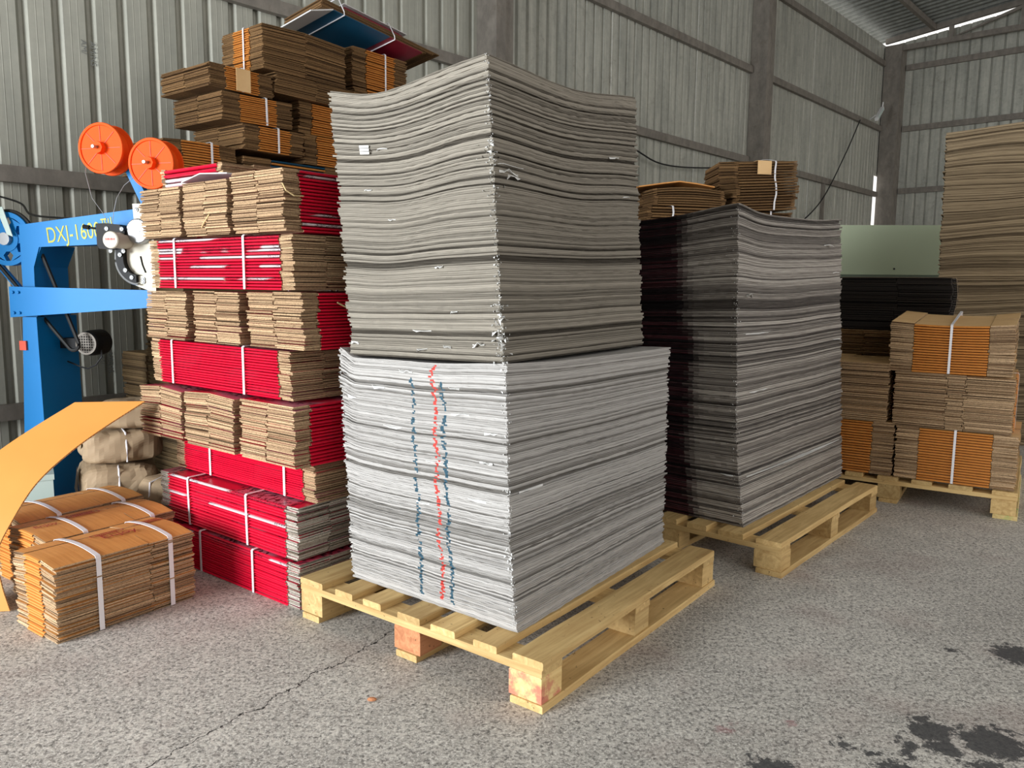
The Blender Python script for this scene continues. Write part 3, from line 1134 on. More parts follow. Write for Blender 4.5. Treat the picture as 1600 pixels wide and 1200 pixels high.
RED = (MAT['red_fold'], MAT['red_top'], MAT['kraft'])
REDW = (MAT['red_fold'], MAT['red_top'], MAT['kraft_white'])
TAN = (MAT['orange_fold'], MAT['tan_top'], MAT['kraft'])
OLD = (MAT['orange_fold'], MAT['kraft_dark'], MAT['kraft_dark'])
PALE = (MAT['orange_fold'], MAT['pale_top'], MAT['kraft'])

# ---- red pile: layers of three bundles, crosswise
YR = 0.66
ur, vr = uvv(YR)
o_red = Vector((-0.79, 2.741, 0))
LB, DB = 0.945, 0.300


def red_long(label, right, z, H, seed, off=0.0, n=17, style=RED, row=0, **kw):
    """printed fold faces the camera. right: offset of the right end along the front"""
    c = o_red+ur*(off+DB/2+row*0.312)-vr*(right-LB/2)
    return bundle(label, (c.x, c.y), z, -YR, LB, DB, H, n, style, seed, group='red printed box bundles in the tall pile', **kw)


def red_end(label, left, width, z, H, seed, off=0.0, n=18, style=RED, **kw):
    """cut ends face the camera. left: offset of its left side (negative = left) along the front"""
    c = o_red+ur*(off+LB/2)-vr*(left+width/2)
    return bundle(label, (c.x, c.y), z, -YR+PI/2, LB, width, H, n, style, seed, group='red printed box bundles in the tall pile', **kw)


S2 = (-0.26, 0.24)
red_long('red bundle at the very bottom of the pile, resting on the floor', 0.035, 0.0, 0.168, 101, 0.0, 17, REDW, straps=(-0.16, 0.20),
         foldpick=(lambda i: 1 if i == 15 else 0, [MAT['red_white']]))
red_long('red bundle with glossy pinkish top jutting out, second from the floor', 0.015, 0.175, 0.198, 102, 0.015, 16, REDW, straps=(-0.24, 0.17),
         foldpick=(lambda i: 1 if i in (15, 9) else 0, [MAT['red_white']]), tilt=(0.012, 0.0))
red_long('smooth red bundle set back above the jutting red bundle', 0.03, 0.378, 0.148, 103, 0.085, 18, RED, straps=(-0.20, 0.30),
         foldpick=(lambda i: 1 if i == 17 else 0, [MAT['red_white']]))
for row in (1, 2):
    for z, H, sd in ((0.0, 0.168, 111), (0.172, 0.2, 112), (0.378, 0.148, 113)):
        red_long('red bundle hidden in the back rows of the pile bottom', 0.03, z, H, sd+row*10, 0.09 if z > 0.3 else 0.02, 10, RED, row=row, straps=())
red_end('cut ends of left bundle in lower end-on layer, drooping over kraft parcels', -1.00, 0.335, 0.532, 0.205, 121, -0.02, 17, RED, straps=(0.25,), wob=0.004, bow=(0, 0.012))
red_end('cut ends of middle bundle in lower end-on layer, below two-strap red bundle', -0.648, 0.350, 0.530, 0.212, 122, -0.02, 17, RED, straps=(0.25,), wob=0.004, bow=(0, 0.010))
red_end('cut ends of right bundle in lower end-on layer, dark red side showing', -0.262, 0.330, 0.530, 0.222, 123, -0.02, 18, RED, straps=(0.2,), wob=0.004)
red_long('plain red bundle with two straps between the two lower end-on layers', 0.005, 0.760, 0.178, 104, 0.01, 17, RED, straps=(-0.30, 0.20))
red_end('cut ends of left bundle in middle end-on layer, below striped bundle', -0.945, 0.315, 0.944, 0.192, 131, 0.0, 17, RED, straps=(0.25,), wob=0.004)
red_end('cut ends of middle bundle in middle end-on layer, below striped bundle', -0.585, 0.315, 0.944, 0.196, 132, 0.0, 17, RED, straps=(0.25,), wob=0.004)
e63 = red_end('cut ends of right bundle in middle end-on layer, loose twine on its red side', -0.222, 0.325, 0.944, 0.200, 133, 0.0, 18, RED, straps=(0.2,), wob=0.004)
stripes = {3: 1, 7: 1, 10: 1, 12: 1, 13: 1, 16: 1}
red_long('red bundle with white lettered stripes and two straps, high in the pile', 0.045, 1.150, 0.192, 105, 0.0, 17, RED, straps=(-0.27, 0.20),
         foldpick=(lambda i: stripes.get(i, 0), [MAT['red_white']]))
for row in (1, 2):
    for z, H, sd in ((0.760, 0.178, 141), (1.150, 0.192, 142)):
        red_long('red bundle hidden in the back rows of the upper pile', 0.03, z, H, sd+row*10, 0.02, 10, RED, row=row, straps=())
red_end('cut ends of left bundle in top end-on layer, beside the white machine head', -0.938, 0.308, 1.350, 0.194, 151, -0.01, 17, RED, straps=(0.25,), wob=0.005)
e82 = red_end('cut ends of middle bundle in top end-on layer, grey lining flap lifted', -0.612, 0.308, 1.350, 0.200, 152, -0.01, 17, RED, straps=(0.25,), wob=0.005)
e83 = red_end('cut ends of right bundle in top end-on layer, dark red strapped side', -0.284, 0.312, 1.350, 0.212, 153, -0.01, 18, RED, straps=(0.0,), wob=0.005,
        foldpick=(lambda i: 1 if i in (2, 5, 16) else 0, [MAT['red_white']]))
m_ = MB()
q = [(-0.475, 0.150, 0.203), (-0.475, 0.02, 0.226), (-0.470, -0.150, 0.216), (-0.33, -0.150, 0.218), (-0.33, 0.02, 0.228), (-0.34, 0.150, 0.206)]
m_.add(q+[(x, y, z+0.004) for x, y, z in q], [(0, 5, 4, 1), (1, 4, 3, 2), (6, 7, 10, 11), (7, 8, 9, 10), (0, 1, 7, 6), (1, 2, 8, 7), (2, 3, 9, 8), (3, 4, 10, 9),
                                              (4, 5, 11, 10), (5, 0, 6, 11)])
m_.build('lifted_flap', MAT['white_print'], e82)
m_ = MB()
m_.tube([(-0.475, 0.02, 0.03), (-0.484, -0.01, 0.045), (-0.482, -0.045, 0.075)], 0.003, 6)
m_.build('twine', MAT['twine'], e82)
m_ = MB()
m_.tube([(-0.33, -0.168, 0.165), (-0.29, -0.174, 0.145), (-0.25, -0.176, 0.115), (-0.225, -0.174, 0.09)], 0.003, 6)
m_.build('twine', MAT['twine'], e63)
m_ = MB()
m_.tube([(-0.474, -0.150, 0.16), (-0.47, -0.164, 0.135), (-0.44, -0.168, 0.120), (-0.40, -0.166, 0.122)], 0.0025, 6)
m_.build('twine', MAT['twine'], e83)
# loose red flats lying on top
c = o_red+ur*0.27-vr*(-0.78)
bundle('few loose red and white printed flats on top of the pile', (c.x, c.y), 1.553, -YR, 0.46, 0.30, 0.095, 5, RED, 161, straps=(),
       foldpick=(lambda i: 1 if i in (1, 2) else 0, [MAT['red_white']]), group='red printed box bundles in the tall pile')
c = o_red+ur*0.74-vr*(-0.0)
bundle('small red and white flats on the pile top against the grey stack', (c.x, c.y), 1.566, -YR, 0.20, 0.30, 0.085, 4, RED, 162, straps=(),
       foldpick=(lambda i: 1 if i in (1, 3) else 0, [MAT['red_white']]), group='red printed box bundles in the tall pile')

# ---- brown bundles on the floor at the left
YB = 0.613
eb, _ = uvv(YB)
xb = Vector((math.cos(YB), -math.sin(YB), 0))
b1c = Vector((-1.4435, 2.7215, 0))


def floor_bundle(label, c, z, seed, H=0.258, n=24, D=0.505, **kw):
    return bundle(label, (c.x, c.y), z, -YB, 0.285, D, H, n, TAN, seed, straps=(-0.105, 0.155), axis='x', fl=0.088, slots=(0.31, 0.66),
                  group='tan box bundles on the floor', jit=0.005, bow=(0.014, 0.0), **kw)


fb1 = floor_bundle('tan box bundle nearest the camera, two white straps, red lettering on top', b1c, 0.0, 201)
fb2 = floor_bundle('tan box bundle right behind the front one, partly under the curved sheet', b1c-xb*0.300+eb*0.11, 0.0, 202)
fb3 = floor_bundle('tan box bundle in shadow, rearmost of the three on the floor', b1c-xb*0.605+eb*0.16, 0.0, 203)


def lettering(root, H, spots):
    for (x, y, body, size, rz) in spots:
        o = text_mesh(body, size, MAT['brown_print'], 'printed_lettering', root, 0.0003)
        o.location = (x, y, H+0.0022+0.014*(1-(2*x/0.285)**2))
        o.rotation_euler = (0, 0, rz)


def cartouche(root, H, x, y, w, h):
    """rounded frame printed on the lid with two lines of small marks inside"""
    m_ = MB()
    zf = lambda xx: H+0.0016+0.014*(1-(2*xx/0.285)**2)
    pts = []
    for k in range(32):
        a = 2*PI*k/32
        c_, s_ = math.cos(a), math.sin(a)
        pts.append((x+h/2*math.copysign(abs(s_)**0.4, s_), y+w/2*math.copysign(abs(c_)**0.4, c_)))
    n_ = len(pts)
    vs_ = []
    for (px, py) in pts:
        for sc in (1.0, 0.93):
            qx, qy = x+(px-x)*sc, y+(py-y)*sc
            vs_.append((qx, qy, zf(qx)))
            vs_.append((qx, qy, zf(qx)+0.0004))
    fs_ = []
    for k in range(n_):
        a, b = k*4, ((k+1) % n_)*4
        fs_ += [(a+1, a+3, b+3, b+1), (a, b, b+2, a+2), (a, a+1, b+1, b), (a+2, b+2, b+3, a+3)]
    m_.add(vs_, fs_)
    rr = random.Random(5)
    for row in (-0.2, 0.2):
        yy = y-w*0.36
        while yy < y+w*0.34:
            ww = rr.uniform(0.003, 0.007)
            xx = x+row*h
            m_.box(xx-h*0.11, xx+h*0.11, yy, yy+ww, zf(xx), zf(xx)+0.0004)
            yy += ww+0.002
    m_.build('printed_cartouche', MAT['brown_print'], root)


lettering(fb1, 0.258, [(0.022, -0.02, 'Enjoy', 0.058, PI/2)])
cartouche(fb1, 0.258, -0.055, 0.19, 0.10, 0.045)
cartouche(fb1, 0.258, -0.035, 0.02, 0.12, 0.03)
cartouche(fb2, 0.258, -0.045, -0.02, 0.12, 0.05)
lettering(fb2, 0.258, [(0.01, -0.22, 'Enjoy', 0.038, PI/2)])

# ---- old brown tower behind the red pile
Tc = Vector((-1.625, 4.40, 0))
ut, vt = uvv(0.66)


def tower(label, a0, a1, b0, b1, z0, z1, kind, seed, n=14, straps=(0.0,), **kw):
    c = Tc+ut*((a0+a1)/2)+vt*((b0+b1)/2)
    if kind == 'R':
        return bundle(label, (c.x, c.y), z0, -0.66+PI/2, a1-a0, b1-b0, z1-z0, n, OLD, seed, straps=straps, fl=(a1-a0)*0.24,
                      group='old brown box bundles in the rear tower', jit=0.007, **kw)
    return bundle(label, (c.x, c.y), z0, -0.66, b1-b0, a1-a0, z1-z0, n, OLD, seed, straps=straps, fl=(b1-b0)*0.3,
                  group='old brown box bundles in the rear tower', jit=0.007, **kw)


def tstack(label, a0, a1, b0, b1, z, n_, seed, bulge=0.0):
    e = lambda a, b, h: tuple(Tc+ut*a+vt*b+Vector((0, 0, h)))
    return sheet_stack('sheet_stack', label, 'stack', [e(a0, b0, 0), e(a0, b1, 0), e(a1, b1, 0), e(a1, b0, 0)],
                       [e(a0, b0, z), e(a0, b1, z), e(a1, b1, z), e(a1, b0, z)], n_, MAT['board_dark'], (12, 14), 0.007,
                       (lambda a, b, t: bulge*math.sin(a*PI*0.5)*math.sin(t*PI)), seed=seed)


tstack('brown board stack carrying the old bundles, behind the red pile', -0.20, 1.5, 0.02, 0.44, 1.742, 150, 31)
tstack('low brown board stack in deep shade, left of the red pile', -0.20, 0.5, 0.46, 0.74, 0.76, 66, 32)
tower('old brown bundle peeking out right of the orange reel', -0.27, 0.155, 0.03, 0.48, 1.745, 1.915, 'R', 301, 13, (0.06,), bow=(0.008, 0))
tower('low flat brown bundle with blue printed edges beside the grey stack', 0.20, 0.95, 0.02, 0.5, 1.745, 1.885, 'R', 302, 9, (), foldpick=(lambda i: 1 if i in (6, 8) else 0, [MAT['teal']]))
tower('brown bundle with centred strap, third from top in the left column', 0.19, 0.60, 0.0, 0.52, 1.918, 2.058, 'R', 303, 11, (0.02,))
tower('large brown bundle with wide orange band, second in the left column', 0.06, 0.52, 0.0, 0.50, 2.062, 2.212, 'R', 304, 14, (0.05,), tilt=(0.0, -0.02))
tower('brown bundle with a tan card under its strap, jutting left', -0.01, 0.39, 0.0, 0.50, 2.220, 2.345, 'R', 305, 12, (0.0,))
tower('dark brown bundle seen edge-on directly below the topmost wide bundle', 0.40, 1.00, 0.0, 0.42, 2.262, 2.376, 'L', 306, 12, ())
tower('topmost wide brown bundle with orange end at its left', 0.32, 0.93, 0.0, 0.40, 2.380, 2.622, 'L', 307, 20, (0.03,), bow=(0.0, 0.015))
tower('orange banded brown bundle, upper one beside the grey stack top', 0.60, 0.99, 0.04, 0.46, 2.072, 2.258, 'R', 308, 14, (0.06,))
tower('orange banded brown bundle, lower one beside the grey stack', 0.62, 1.00, 0.02, 0.46, 1.888, 2.066, 'R', 309, 13, (0.06,))
tower('brown bundle with orange band in the right column under the red flats', 1.02, 1.50, 0.04, 0.46, 2.43, 2.672, 'R', 310, 18, (0.04,))
tower('brown bundle mostly hidden behind the upper grey stack', 1.03, 1.50, 0.04, 0.46, 1.746, 2.426, 'R', 311, 40, (0.04,))
# tan card under the strap
c = Tc+ut*0.19+vt*-0.007
m_ = MB()
m_.box(-0.045, 0.045, -0.0025, 0.0, 0.0, 0.12)
cardo = tag(m_.build('card_pad', MAT['pale_top']), 'small tan card pad tucked under the strap of a brown bundle', 'card')
cardo.location = (c.x, c.y, 2.222)
cardo.rotation_euler = (0, 0, -0.66+PI/2)
sheet_stack('sheet_stack', 'unseen brown board stack added to shade the wall, past the left edge', 'stack',  # added out of view to cast shade on the wall behind the machine
            [(-3.12, 2.70, 0), (-3.92, 2.86, 0), (-3.80, 3.40, 0), (-3.00, 3.24, 0)],
            [(-3.12, 2.70, 1.80), (-3.92, 2.86, 1.80), (-3.80, 3.40, 1.80), (-3.00, 3.24, 1.80)],
            110, MAT['board_brown'], (10, 8), 0.006, None, seed=35)
# tilted bundle of blue and red printed flats on the very top
c = Tc+ut*1.13+vt*0.12
tb = thing('printed_bundle', 'tilted bundle of blue and red printed flats on top of the brown tower', 'bundle',
           (c.x, c.y, 2.725), (0, 0, 0))
tb.rotation_euler = (Matrix.Rotation(-0.66+PI/2, 3, 'Z') @ Matrix.Rotation(0.10, 3, 'Y') @ Matrix.Rotation(-0.16, 3, 'X')).to_euler()
m_ = MB()
rr = random.Random(9)
for k in range(7):
    j = rr.uniform(-0.01, 0.01)
    m_.box(-0.42+j, 0.42+j+0.03*k, -0.17, 0.19+j, 0.012+k*0.008, 0.018+k*0.008, 0, rr.random())
m_.build('boards', MAT['kraft_dark'], tb, attr=True, kind='stuff')
m_ = MB()
m_.box(-0.36, 0.10, -0.20, 0.18, 0.0, 0.006)
m_.build('printed_board', MAT['teal'], tb)
m_ = MB()
m_.box(0.10, 0.40, -0.20, 0.18, 0.0, 0.006)
m_.build('printed_board', MAT['maroon'], tb)
m_ = MB()
m_.prism([(-0.36, 0.0), (-0.36, 0.008), (-0.53, -0.062), (-0.53, -0.070)], -0.20, 0.18)
m_.build('creased_board', MAT['white_print'], tb)
m_ = MB()
for k in range(4):
    m_.box(-0.20, 0.30-0.01*k, -0.15+0.01*k, 0.16, 0.070+k*0.012, 0.078+k*0.012)
m_.build('printed_board', MAT['maroon'], tb)
m_ = MB()
m_.box(-0.22, 0.32, -0.14, 0.17, 0.118, 0.122)
m_.build('white_board', MAT['white_print'], tb)
for x in (-0.28, 0.14):
    m_ = MB()
    lp = [(-0.205, -0.003), (-0.205, 0.02), (-0.155, 0.126), (0.18, 0.126), (0.20, 0.0), (0.19, -0.004)]
    m_.tube([(x, y, z) for y, z in lp]+[(x, lp[0][0], lp[0][1])], 0.0035, 6)
    m_.build('strap', MAT['strap'], tb)

# ---- bundles on the far right pallet
YG = 0.585
ug, vg = uvv(YG)
gg = Vector((2.559, 3.911, 0))+ug*0.02


def right_bundle(label, v0, v1, off, dep, z0, z1, kind, seed, n, style=PALE, straps=(0.0,), **kw):
    c = gg+ug*(off+dep/2)+vg*((v0+v1)/2)
    if kind == 'F':
        return bundle(label, (c.x, c.y), z0, -YG, v1-v0, dep, z1-z0, n, style, seed, straps=straps, fl=(v1-v0)*0.2,
                      group='orange brown box bundles on the right pallet', **kw)
    return bundle(label, (c.x, c.y), z0, -YG+PI/2, dep, v1-v0, z1-z0, n, style, seed, straps=straps, fl=dep*0.2,
                  group='orange brown box bundles on the right pallet', **kw)


right_bundle('bottom strapped bundle of the right column, orange folds facing out', 0.0, 0.565, 0.0, 0.56, 0.1455, 0.430, 'F', 401, 20)
right_bundle('middle bundle of the right column, dark cut edges facing out', 0.03, 0.595, 0.0, 0.56, 0.432, 0.725, 'E', 402, 24, slots=(0.40, 0.55), straps=(0.0,))
right_bundle('top strapped bundle of the right column with a tan lid', 0.05, 0.625, 0.0, 0.56, 0.728, 0.995, 'F', 403, 19, bow=(-0.012, 0), straps=(0.0,), lid=0.045)
right_bundle('bottom orange bundle of the left column behind the black stack', 0.575, 1.13, 0.0, 0.5, 0.1455, 0.440, 'F', 404, 20, straps=(-0.14,))
right_bundle('upper dark edged bundle of the left column with tan lid', 0.612, 1.13, 0.0, 0.5, 0.442, 0.765, 'E', 405, 24, straps=())
sb, at_sb = sheet_stack('sheet_stack', 'low brown board stack hidden behind the right pallet bundles', 'stack',
                        [tuple(gg+ug*0.60+vg*0.55+Vector((0, 0, 0.1455))), tuple(gg+ug*0.60+vg*1.15+Vector((0, 0, 0.1455))),
                         tuple(gg+ug*1.05+vg*1.15+Vector((0, 0, 0.1455))), tuple(gg+ug*1.05+vg*0.55+Vector((0, 0, 0.1455)))],
                        [tuple(gg+ug*0.60+vg*0.55+Vector((0, 0, 0.70))), tuple(gg+ug*0.60+vg*1.15+Vector((0, 0, 0.70))),
                         tuple(gg+ug*1.05+vg*1.15+Vector((0, 0, 0.70))), tuple(gg+ug*1.05+vg*0.55+Vector((0, 0, 0.70)))],
                        60, MAT['board_dark'], (8, 8), 0.005, None, seed=41)
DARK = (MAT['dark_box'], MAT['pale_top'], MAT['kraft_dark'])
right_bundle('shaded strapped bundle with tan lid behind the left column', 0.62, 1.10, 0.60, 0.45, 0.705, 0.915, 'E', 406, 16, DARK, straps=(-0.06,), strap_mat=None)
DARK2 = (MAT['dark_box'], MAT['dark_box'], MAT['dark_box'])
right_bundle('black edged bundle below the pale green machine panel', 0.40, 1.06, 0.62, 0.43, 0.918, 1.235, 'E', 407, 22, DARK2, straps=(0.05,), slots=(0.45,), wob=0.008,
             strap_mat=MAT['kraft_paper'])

# ---- bundles seen over the black sided stack
sb2, at_sb2 = sheet_stack('sheet_stack', 'tall brown board stack behind the black sided stack', 'stack',
                          [(0.72, 5.15, 0), (0.50, 5.75, 0), (1.62, 6.15, 0), (1.84, 5.55, 0)],
                          [(0.72, 5.15, 1.46), (0.50, 5.75, 1.46), (1.62, 6.15, 1.46), (1.84, 5.55, 1.46)],
                          110, MAT['board_dark'], (10, 16), 0.006, None, seed=43)
OLDF = (MAT['kraft_dark'], MAT['kraft_dark'], MAT['kraft_dark'])
bundle('brown bundle with tan paper tag and strap above the black sided stack', (1.625, 5.52), 1.672, 0.24, 0.46, 0.42, 0.315, 18, OLDF, 501, straps=(0.06,), fl=0.03,
       bow=(0.0, 0.03), tilt=(0, -0.06), jit=0.009, group='brown bundles behind the middle stack', wob=0.012)
bundle('brown bundle under the tagged one, just above the black sided stack', (1.60, 5.54), 1.463, 0.24, 0.46, 0.42, 0.205, 12, OLDF, 502, straps=(0.06,), fl=0.03,
       jit=0.009, group='brown bundles behind the middle stack', wob=0.008)
bundle('strapped low brown bundle left of the tagged one', (1.03, 5.36), 1.463, 0.24, 0.46, 0.40, 0.215, 12, OLDF, 503, straps=(-0.06,), fl=0.03,
       jit=0.008, group='brown bundles behind the middle stack', wob=0.008)
bundle('dark brown bundle sagging under the bent tan board', (1.09, 5.37), 1.682, 0.24, 0.50, 0.38, 0.105, 8, OLDF, 504, straps=(), fl=0.03,
       jit=0.008, group='brown bundles behind the middle stack', bow=(0.02, 0.0))
# paper tag
m_ = MB()
m_.box(-0.05, 0.05, -0.0025, 0, -0.085, 0.0)
m_.box(-0.05, 0.05, -0.0025, 0.05, 0.0, 0.0025)
pt = tag(m_.build('paper_tag', MAT['pale_top']), 'tan paper tag folded over the edge of a brown bundle', 'tag')
pt.location = (1.635, 5.283, 1.985)
pt.rotation_euler = (0, 0, 0.24)
# bent board draped over the left bundle
m_ = MB()
prof = [(0.74, 1.778), (0.82, 1.808), (1.0, 1.838), (1.10, 1.852), (1.22, 1.842), (1.345, 1.825)]
top_ = [(x-0.02, 5.16+(x-0.72)*0.26, z) for x, z in prof]
bk_ = [(x-0.10, 5.16+(x-0.72)*0.26+0.40, z-0.02) for x, z in prof]
n_ = len(prof)
vs_ = top_+bk_+[(x, y, z-0.008) for x, y, z in top_]+[(x, y, z-0.008) for x, y, z in bk_]
fs_ = []
for k in range(n_-1):
    fs_ += [(k, k+1, n_+k+1, n_+k), (2*n_+k, 3*n_+k, 3*n_+k+1, 2*n_+k+1), (k, 2*n_+k, 2*n_+k+1, k+1), (n_+k, n_+k+1, 3*n_+k+1, 3*n_+k)]
fs_ += [(0, n_, 3*n_, 2*n_), (n_-1, 3*n_-1, 4*n_-1, 2*n_-1)]
m_.add(vs_, fs_)
tag(m_.build('bent_board', MAT['tan_top']), 'bent tan board draped over the low brown bundle', 'cardboard')

# ---- tall brown stack at the right edge and the pale green machine
def w_big(a, b, t):
    return (-0.10*a**2.2 + 0.012*math.sin(a*9+t*21))*(0.25+0.75*t)


big, at_big = sheet_stack('sheet_stack', 'tall stack of brown corrugated sheets at the right edge', 'stack',
                          [(4.85, 5.55, 0.0), (3.23, 6.02, 0.0), (3.98, 7.3, 0.0), (5.60, 6.83, 0.0)],
                          [(4.85, 5.50, 2.36), (3.19, 6.00, 2.42), (3.94, 7.3, 2.42), (5.60, 6.8, 2.36)],
                          330, MAT['board_brown'], (30, 10), 0.009, w_big, gaps=0.12, seed=61, rag=0.004)

gm = thing('printing_machine', 'pale green panelled machine between the black sided stack and brown sheets', 'machine', (3.6, 8.2, 0), -0.10)
m_ = MB()
m_.prism([(-1.7, 1.30), (1.6, 1.30), (1.6, 1.80), (-1.7, 1.80)], -0.02, 0.5)
m_.build('hood_panel', MAT['green'], gm)
m_ = MB()
m_.box(-1.7, 1.6, -0.03, 0.45, 1.20, 1.298)
m_.build('lower_lip', MAT['green_dk'], gm)
m_ = MB()
for x in (-1.0, -0.35, 0.3):
    m_.lathe([(0.0, -0.026), (0.008, -0.026), (0.010, -0.020)], 10, 0, 'y', (x, 0, 1.36))
m_.build('bolt', MAT['machine_dark'], gm)
for x in (-1.65, 1.45):
    m_ = MB()
    m_.box(x, x+0.14, 0.05, 0.42, 0, 1.199)
    m_.build('side_frame', MAT['machine_dark'], gm)
m_ = MB()
m_.box(-1.5, 1.44, 0.30, 0.40, 0.0, 1.199)
m_.build('back_plate', MAT['machine_dark'], gm)
m_ = MB()
m_.lathe([(0.0, 0), (0.045, 0), (0.045, 2.9), (0.0, 2.9)], 16, 0, 'x', (-1.48, 0.12, 1.06))
m_.build('roller', MAT['chrome'], gm)

# ------------------------------------------------------------------ stitching machine
th_m = math.radians(-8)
MO = Vector((-1.8259, 3.75, 0))
sm = thing('stitching_machine', 'blue floor standing carton stitching machine with white stitching head', 'machine', tuple(MO), th_m)
# local x along the arm, y to the back
m_ = MB()
arm = [(-0.54, 1.145), (-0.476, 1.145), (-0.474, 1.238), (-0.440, 1.333), (-0.10, 1.347), (0.10, 1.352), (0.10, 1.511), (0.062, 1.508), (-0.538, 1.437)]
m_.prism(arm, 0.0, 0.006)
m_.build('front_plate', MAT['blue'], sm)
m_ = MB()
m_.prism([(-0.538, 1.345), (0.09, 1.356), (0.09, 1.507), (-0.538, 1.437)], 0.0062, 0.24)
m_.build('arm', MAT['blue'], sm)
m_ = MB()
m_.prism([(-0.538, 0.62), (-0.478, 0.62), (-0.478, 1.24), (-0.43, 1.342), (-0.538, 1.342)], 0.0062, 0.24)
m_.build('neck', MAT['blue'], sm)
m_ = MB()
m_.prism([(-0.595, 0.0), (-0.455, 0.0), (-0.462, 1.0), (-0.535, 1.0)], -0.02, 0.26)
m_.build('column', MAT['blue'], sm)
m_ = MB()
m_.prism([(-0.75, 0.0), (-0.38, 0.0), (-0.40, 0.05), (-0.73, 0.05)], -0.12, 0.36)
m_.build('foot_plate', MAT['blue'], sm)
m_ = MB()
m_.prism([(-0.585, 1.145), (0.15, 1.134), (0.15, 1.054), (-0.588, 0.998)], -0.035, -0.0225)
m_.prism([(-0.50, 1.130), (0.14, 1.125), (0.14, 1.065), (-0.50, 1.02)], -0.022, 0.10)
m_.build('lower_arm', MAT['blue'], sm)
for x, z in ((-0.565, 1.118), (-0.535, 1.118), (-0.565, 1.02), (-0.535, 1.02)):
    m_ = MB()
    m_.lathe([(0.0, -0.044), (0.007, -0.044), (0.007, -0.035)], 8, 0, 'y', (x, 0, z))
    m_.build('bolt', MAT['blue'], sm)
m_ = MB()
m_.box(-0.555, -0.52, -0.03, -0.021, 0.84, 0.885)
m_.build('switch_box', MAT['orange_dk'], sm)
# flywheel with six lightening holes
pul = bpy.data.objects.new('flywheel', None)
m_ = MB()
cx, cz, y0, y1 = -0.625, 1.372, 0.02, 0.055
rings = [(0.030, 0.060), (0.105, 0.128)]
for (ra, rb) in rings:
    m_.lathe([(ra, y0), (rb, y0), (rb, y1), (ra, y1), (ra, y0)], 48, 0, 'y', (cx, 0, cz))
for k in range(6):
    a0, a1 = 2*PI*k/6+0.30, 2*PI*(k+1)/6-0.30
    # spoke web between two holes, widening to the rims
    pts = []
    for a, r_ in ((2*PI*k/6-0.42, 0.056), (2*PI*k/6-0.20, 0.082), (2*PI*k/6-0.42, 0.108), (2*PI*k/6+0.42, 0.108), (2*PI*k/6+0.20, 0.082), (2*PI*k/6+0.42, 0.056)):
        pts.append((cx+r_*math.cos(a), cz+r_*math.sin(a)))
    m_.prism(pts, y0+0.004, y1-0.004)
bpy.data.objects.remove(pul)
m_.build('flywheel', MAT['blue'], sm)
m_ = MB()
m_.lathe([(0.0, y0-0.02), (0.03, y0-0.02), (0.03, y1+0.02), (0.0, y1+0.02)], 20, 0, 'y', (cx, 0, cz))
m_.build('hub', MAT['chrome'], sm)
# belt running down to the motor
m_ = MB()
bl_ = []
mx, mz, mr, br = -0.32, 0.868, 0.03, 0.134
dv = Vector((mx-cx, mz-cz))
ang = math.atan2(dv.y, dv.x)
for k in range(25):
    a = ang+PI/2+PI*k/24
    bl_.append((cx+br*math.cos(a), 0.037, cz+br*math.sin(a)))
for k in range(9):
    a = ang-PI/2+PI*k/8
    bl_.append((mx+mr*math.cos(a), 0.037, mz+mr*math.sin(a)))
bl_.append(bl_[0])
m_.tube(bl_, 0.009, 8)
m_.build('belt', MAT['rubber'], sm)
m_ = MB()
m_.prism([(cx+0.02, cz+0.02), (cx+0.05, cz+0.01), (cx+0.005, cz+0.150), (cx-0.03, cz+0.150)], 0.0, 0.004)
m_.build('guard_strap', MAT['pale_metal'], sm)
m_ = MB()
m_.prism([(-0.78, 1.30), (-0.74, 1.30), (-0.50, 1.03), (-0.53, 1.02)], 0.06, 0.075)
m_.build('belt_guard', MAT['blue'], sm)
# motor
m_ = MB()
m_.lathe([(0.0, -0.06), (0.052, -0.06), (0.060, -0.052), (0.064, -0.02), (0.064, 0.05), (0.0, 0.05)], 28, 0, 'y', (-0.296, 0.16, 0.868))
m_.box(-0.455, -0.34, 0.12, 0.19, 0.84, 0.89)
mot = m_.build('motor', MAT['black'], sm)
m_ = MB()
c0_ = (-0.296, 0.16, 0.868)
m_.lathe([(0.046, -0.066), (0.056, -0.066), (0.056, -0.0605), (0.046, -0.0605), (0.046, -0.066)], 28, 0, 'y', c0_)
for k in range(-3, 4):
    q = k*0.013
    hl = math.sqrt(max(0.0, 0.048**2-q*q))
    m_.box(c0_[0]-hl, c0_[0]+hl, c0_[1]-0.065, c0_[1]-0.0605, c0_[2]+q-0.0022, c0_[2]+q+0.0022)
    m_.box(c0_[0]+q-0.0022, c0_[0]+q+0.0022, c0_[1]-0.0645, c0_[1]-0.061, c0_[2]-hl, c0_[2]+hl)
m_.build('fan_grille', MAT['girt'], mot)
m_ = MB()
m_.tube([(-0.245, 0.14, 0.84), (-0.24, 0.13, 0.80), (-0.265, 0.12, 0.76), (-0.31, 0.12, 0.74), (-0.36, 0.14, 0.745), (-0.45, 0.16, 0.77)], 0.004, 6)
m_.build('power_cable', MAT['cable'], sm)
# lettering
t = text_mesh('DXJ-1600型', 0.105, MAT['yellow'], 'model_lettering', sm, 0.0006, 0.60)
ma_, mi_ = max(v.co.x for v in t.data.vertices), min(v.co.x for v in t.data.vertices)
sc_ = 0.345/(ma_-mi_)
for v in t.data.vertices:
    v.co.x = (v.co.x-mi_)*sc_
t.location = (-0.388, -0.0012, 1.352)
t.rotation_euler = (PI/2, -0.10, 0)
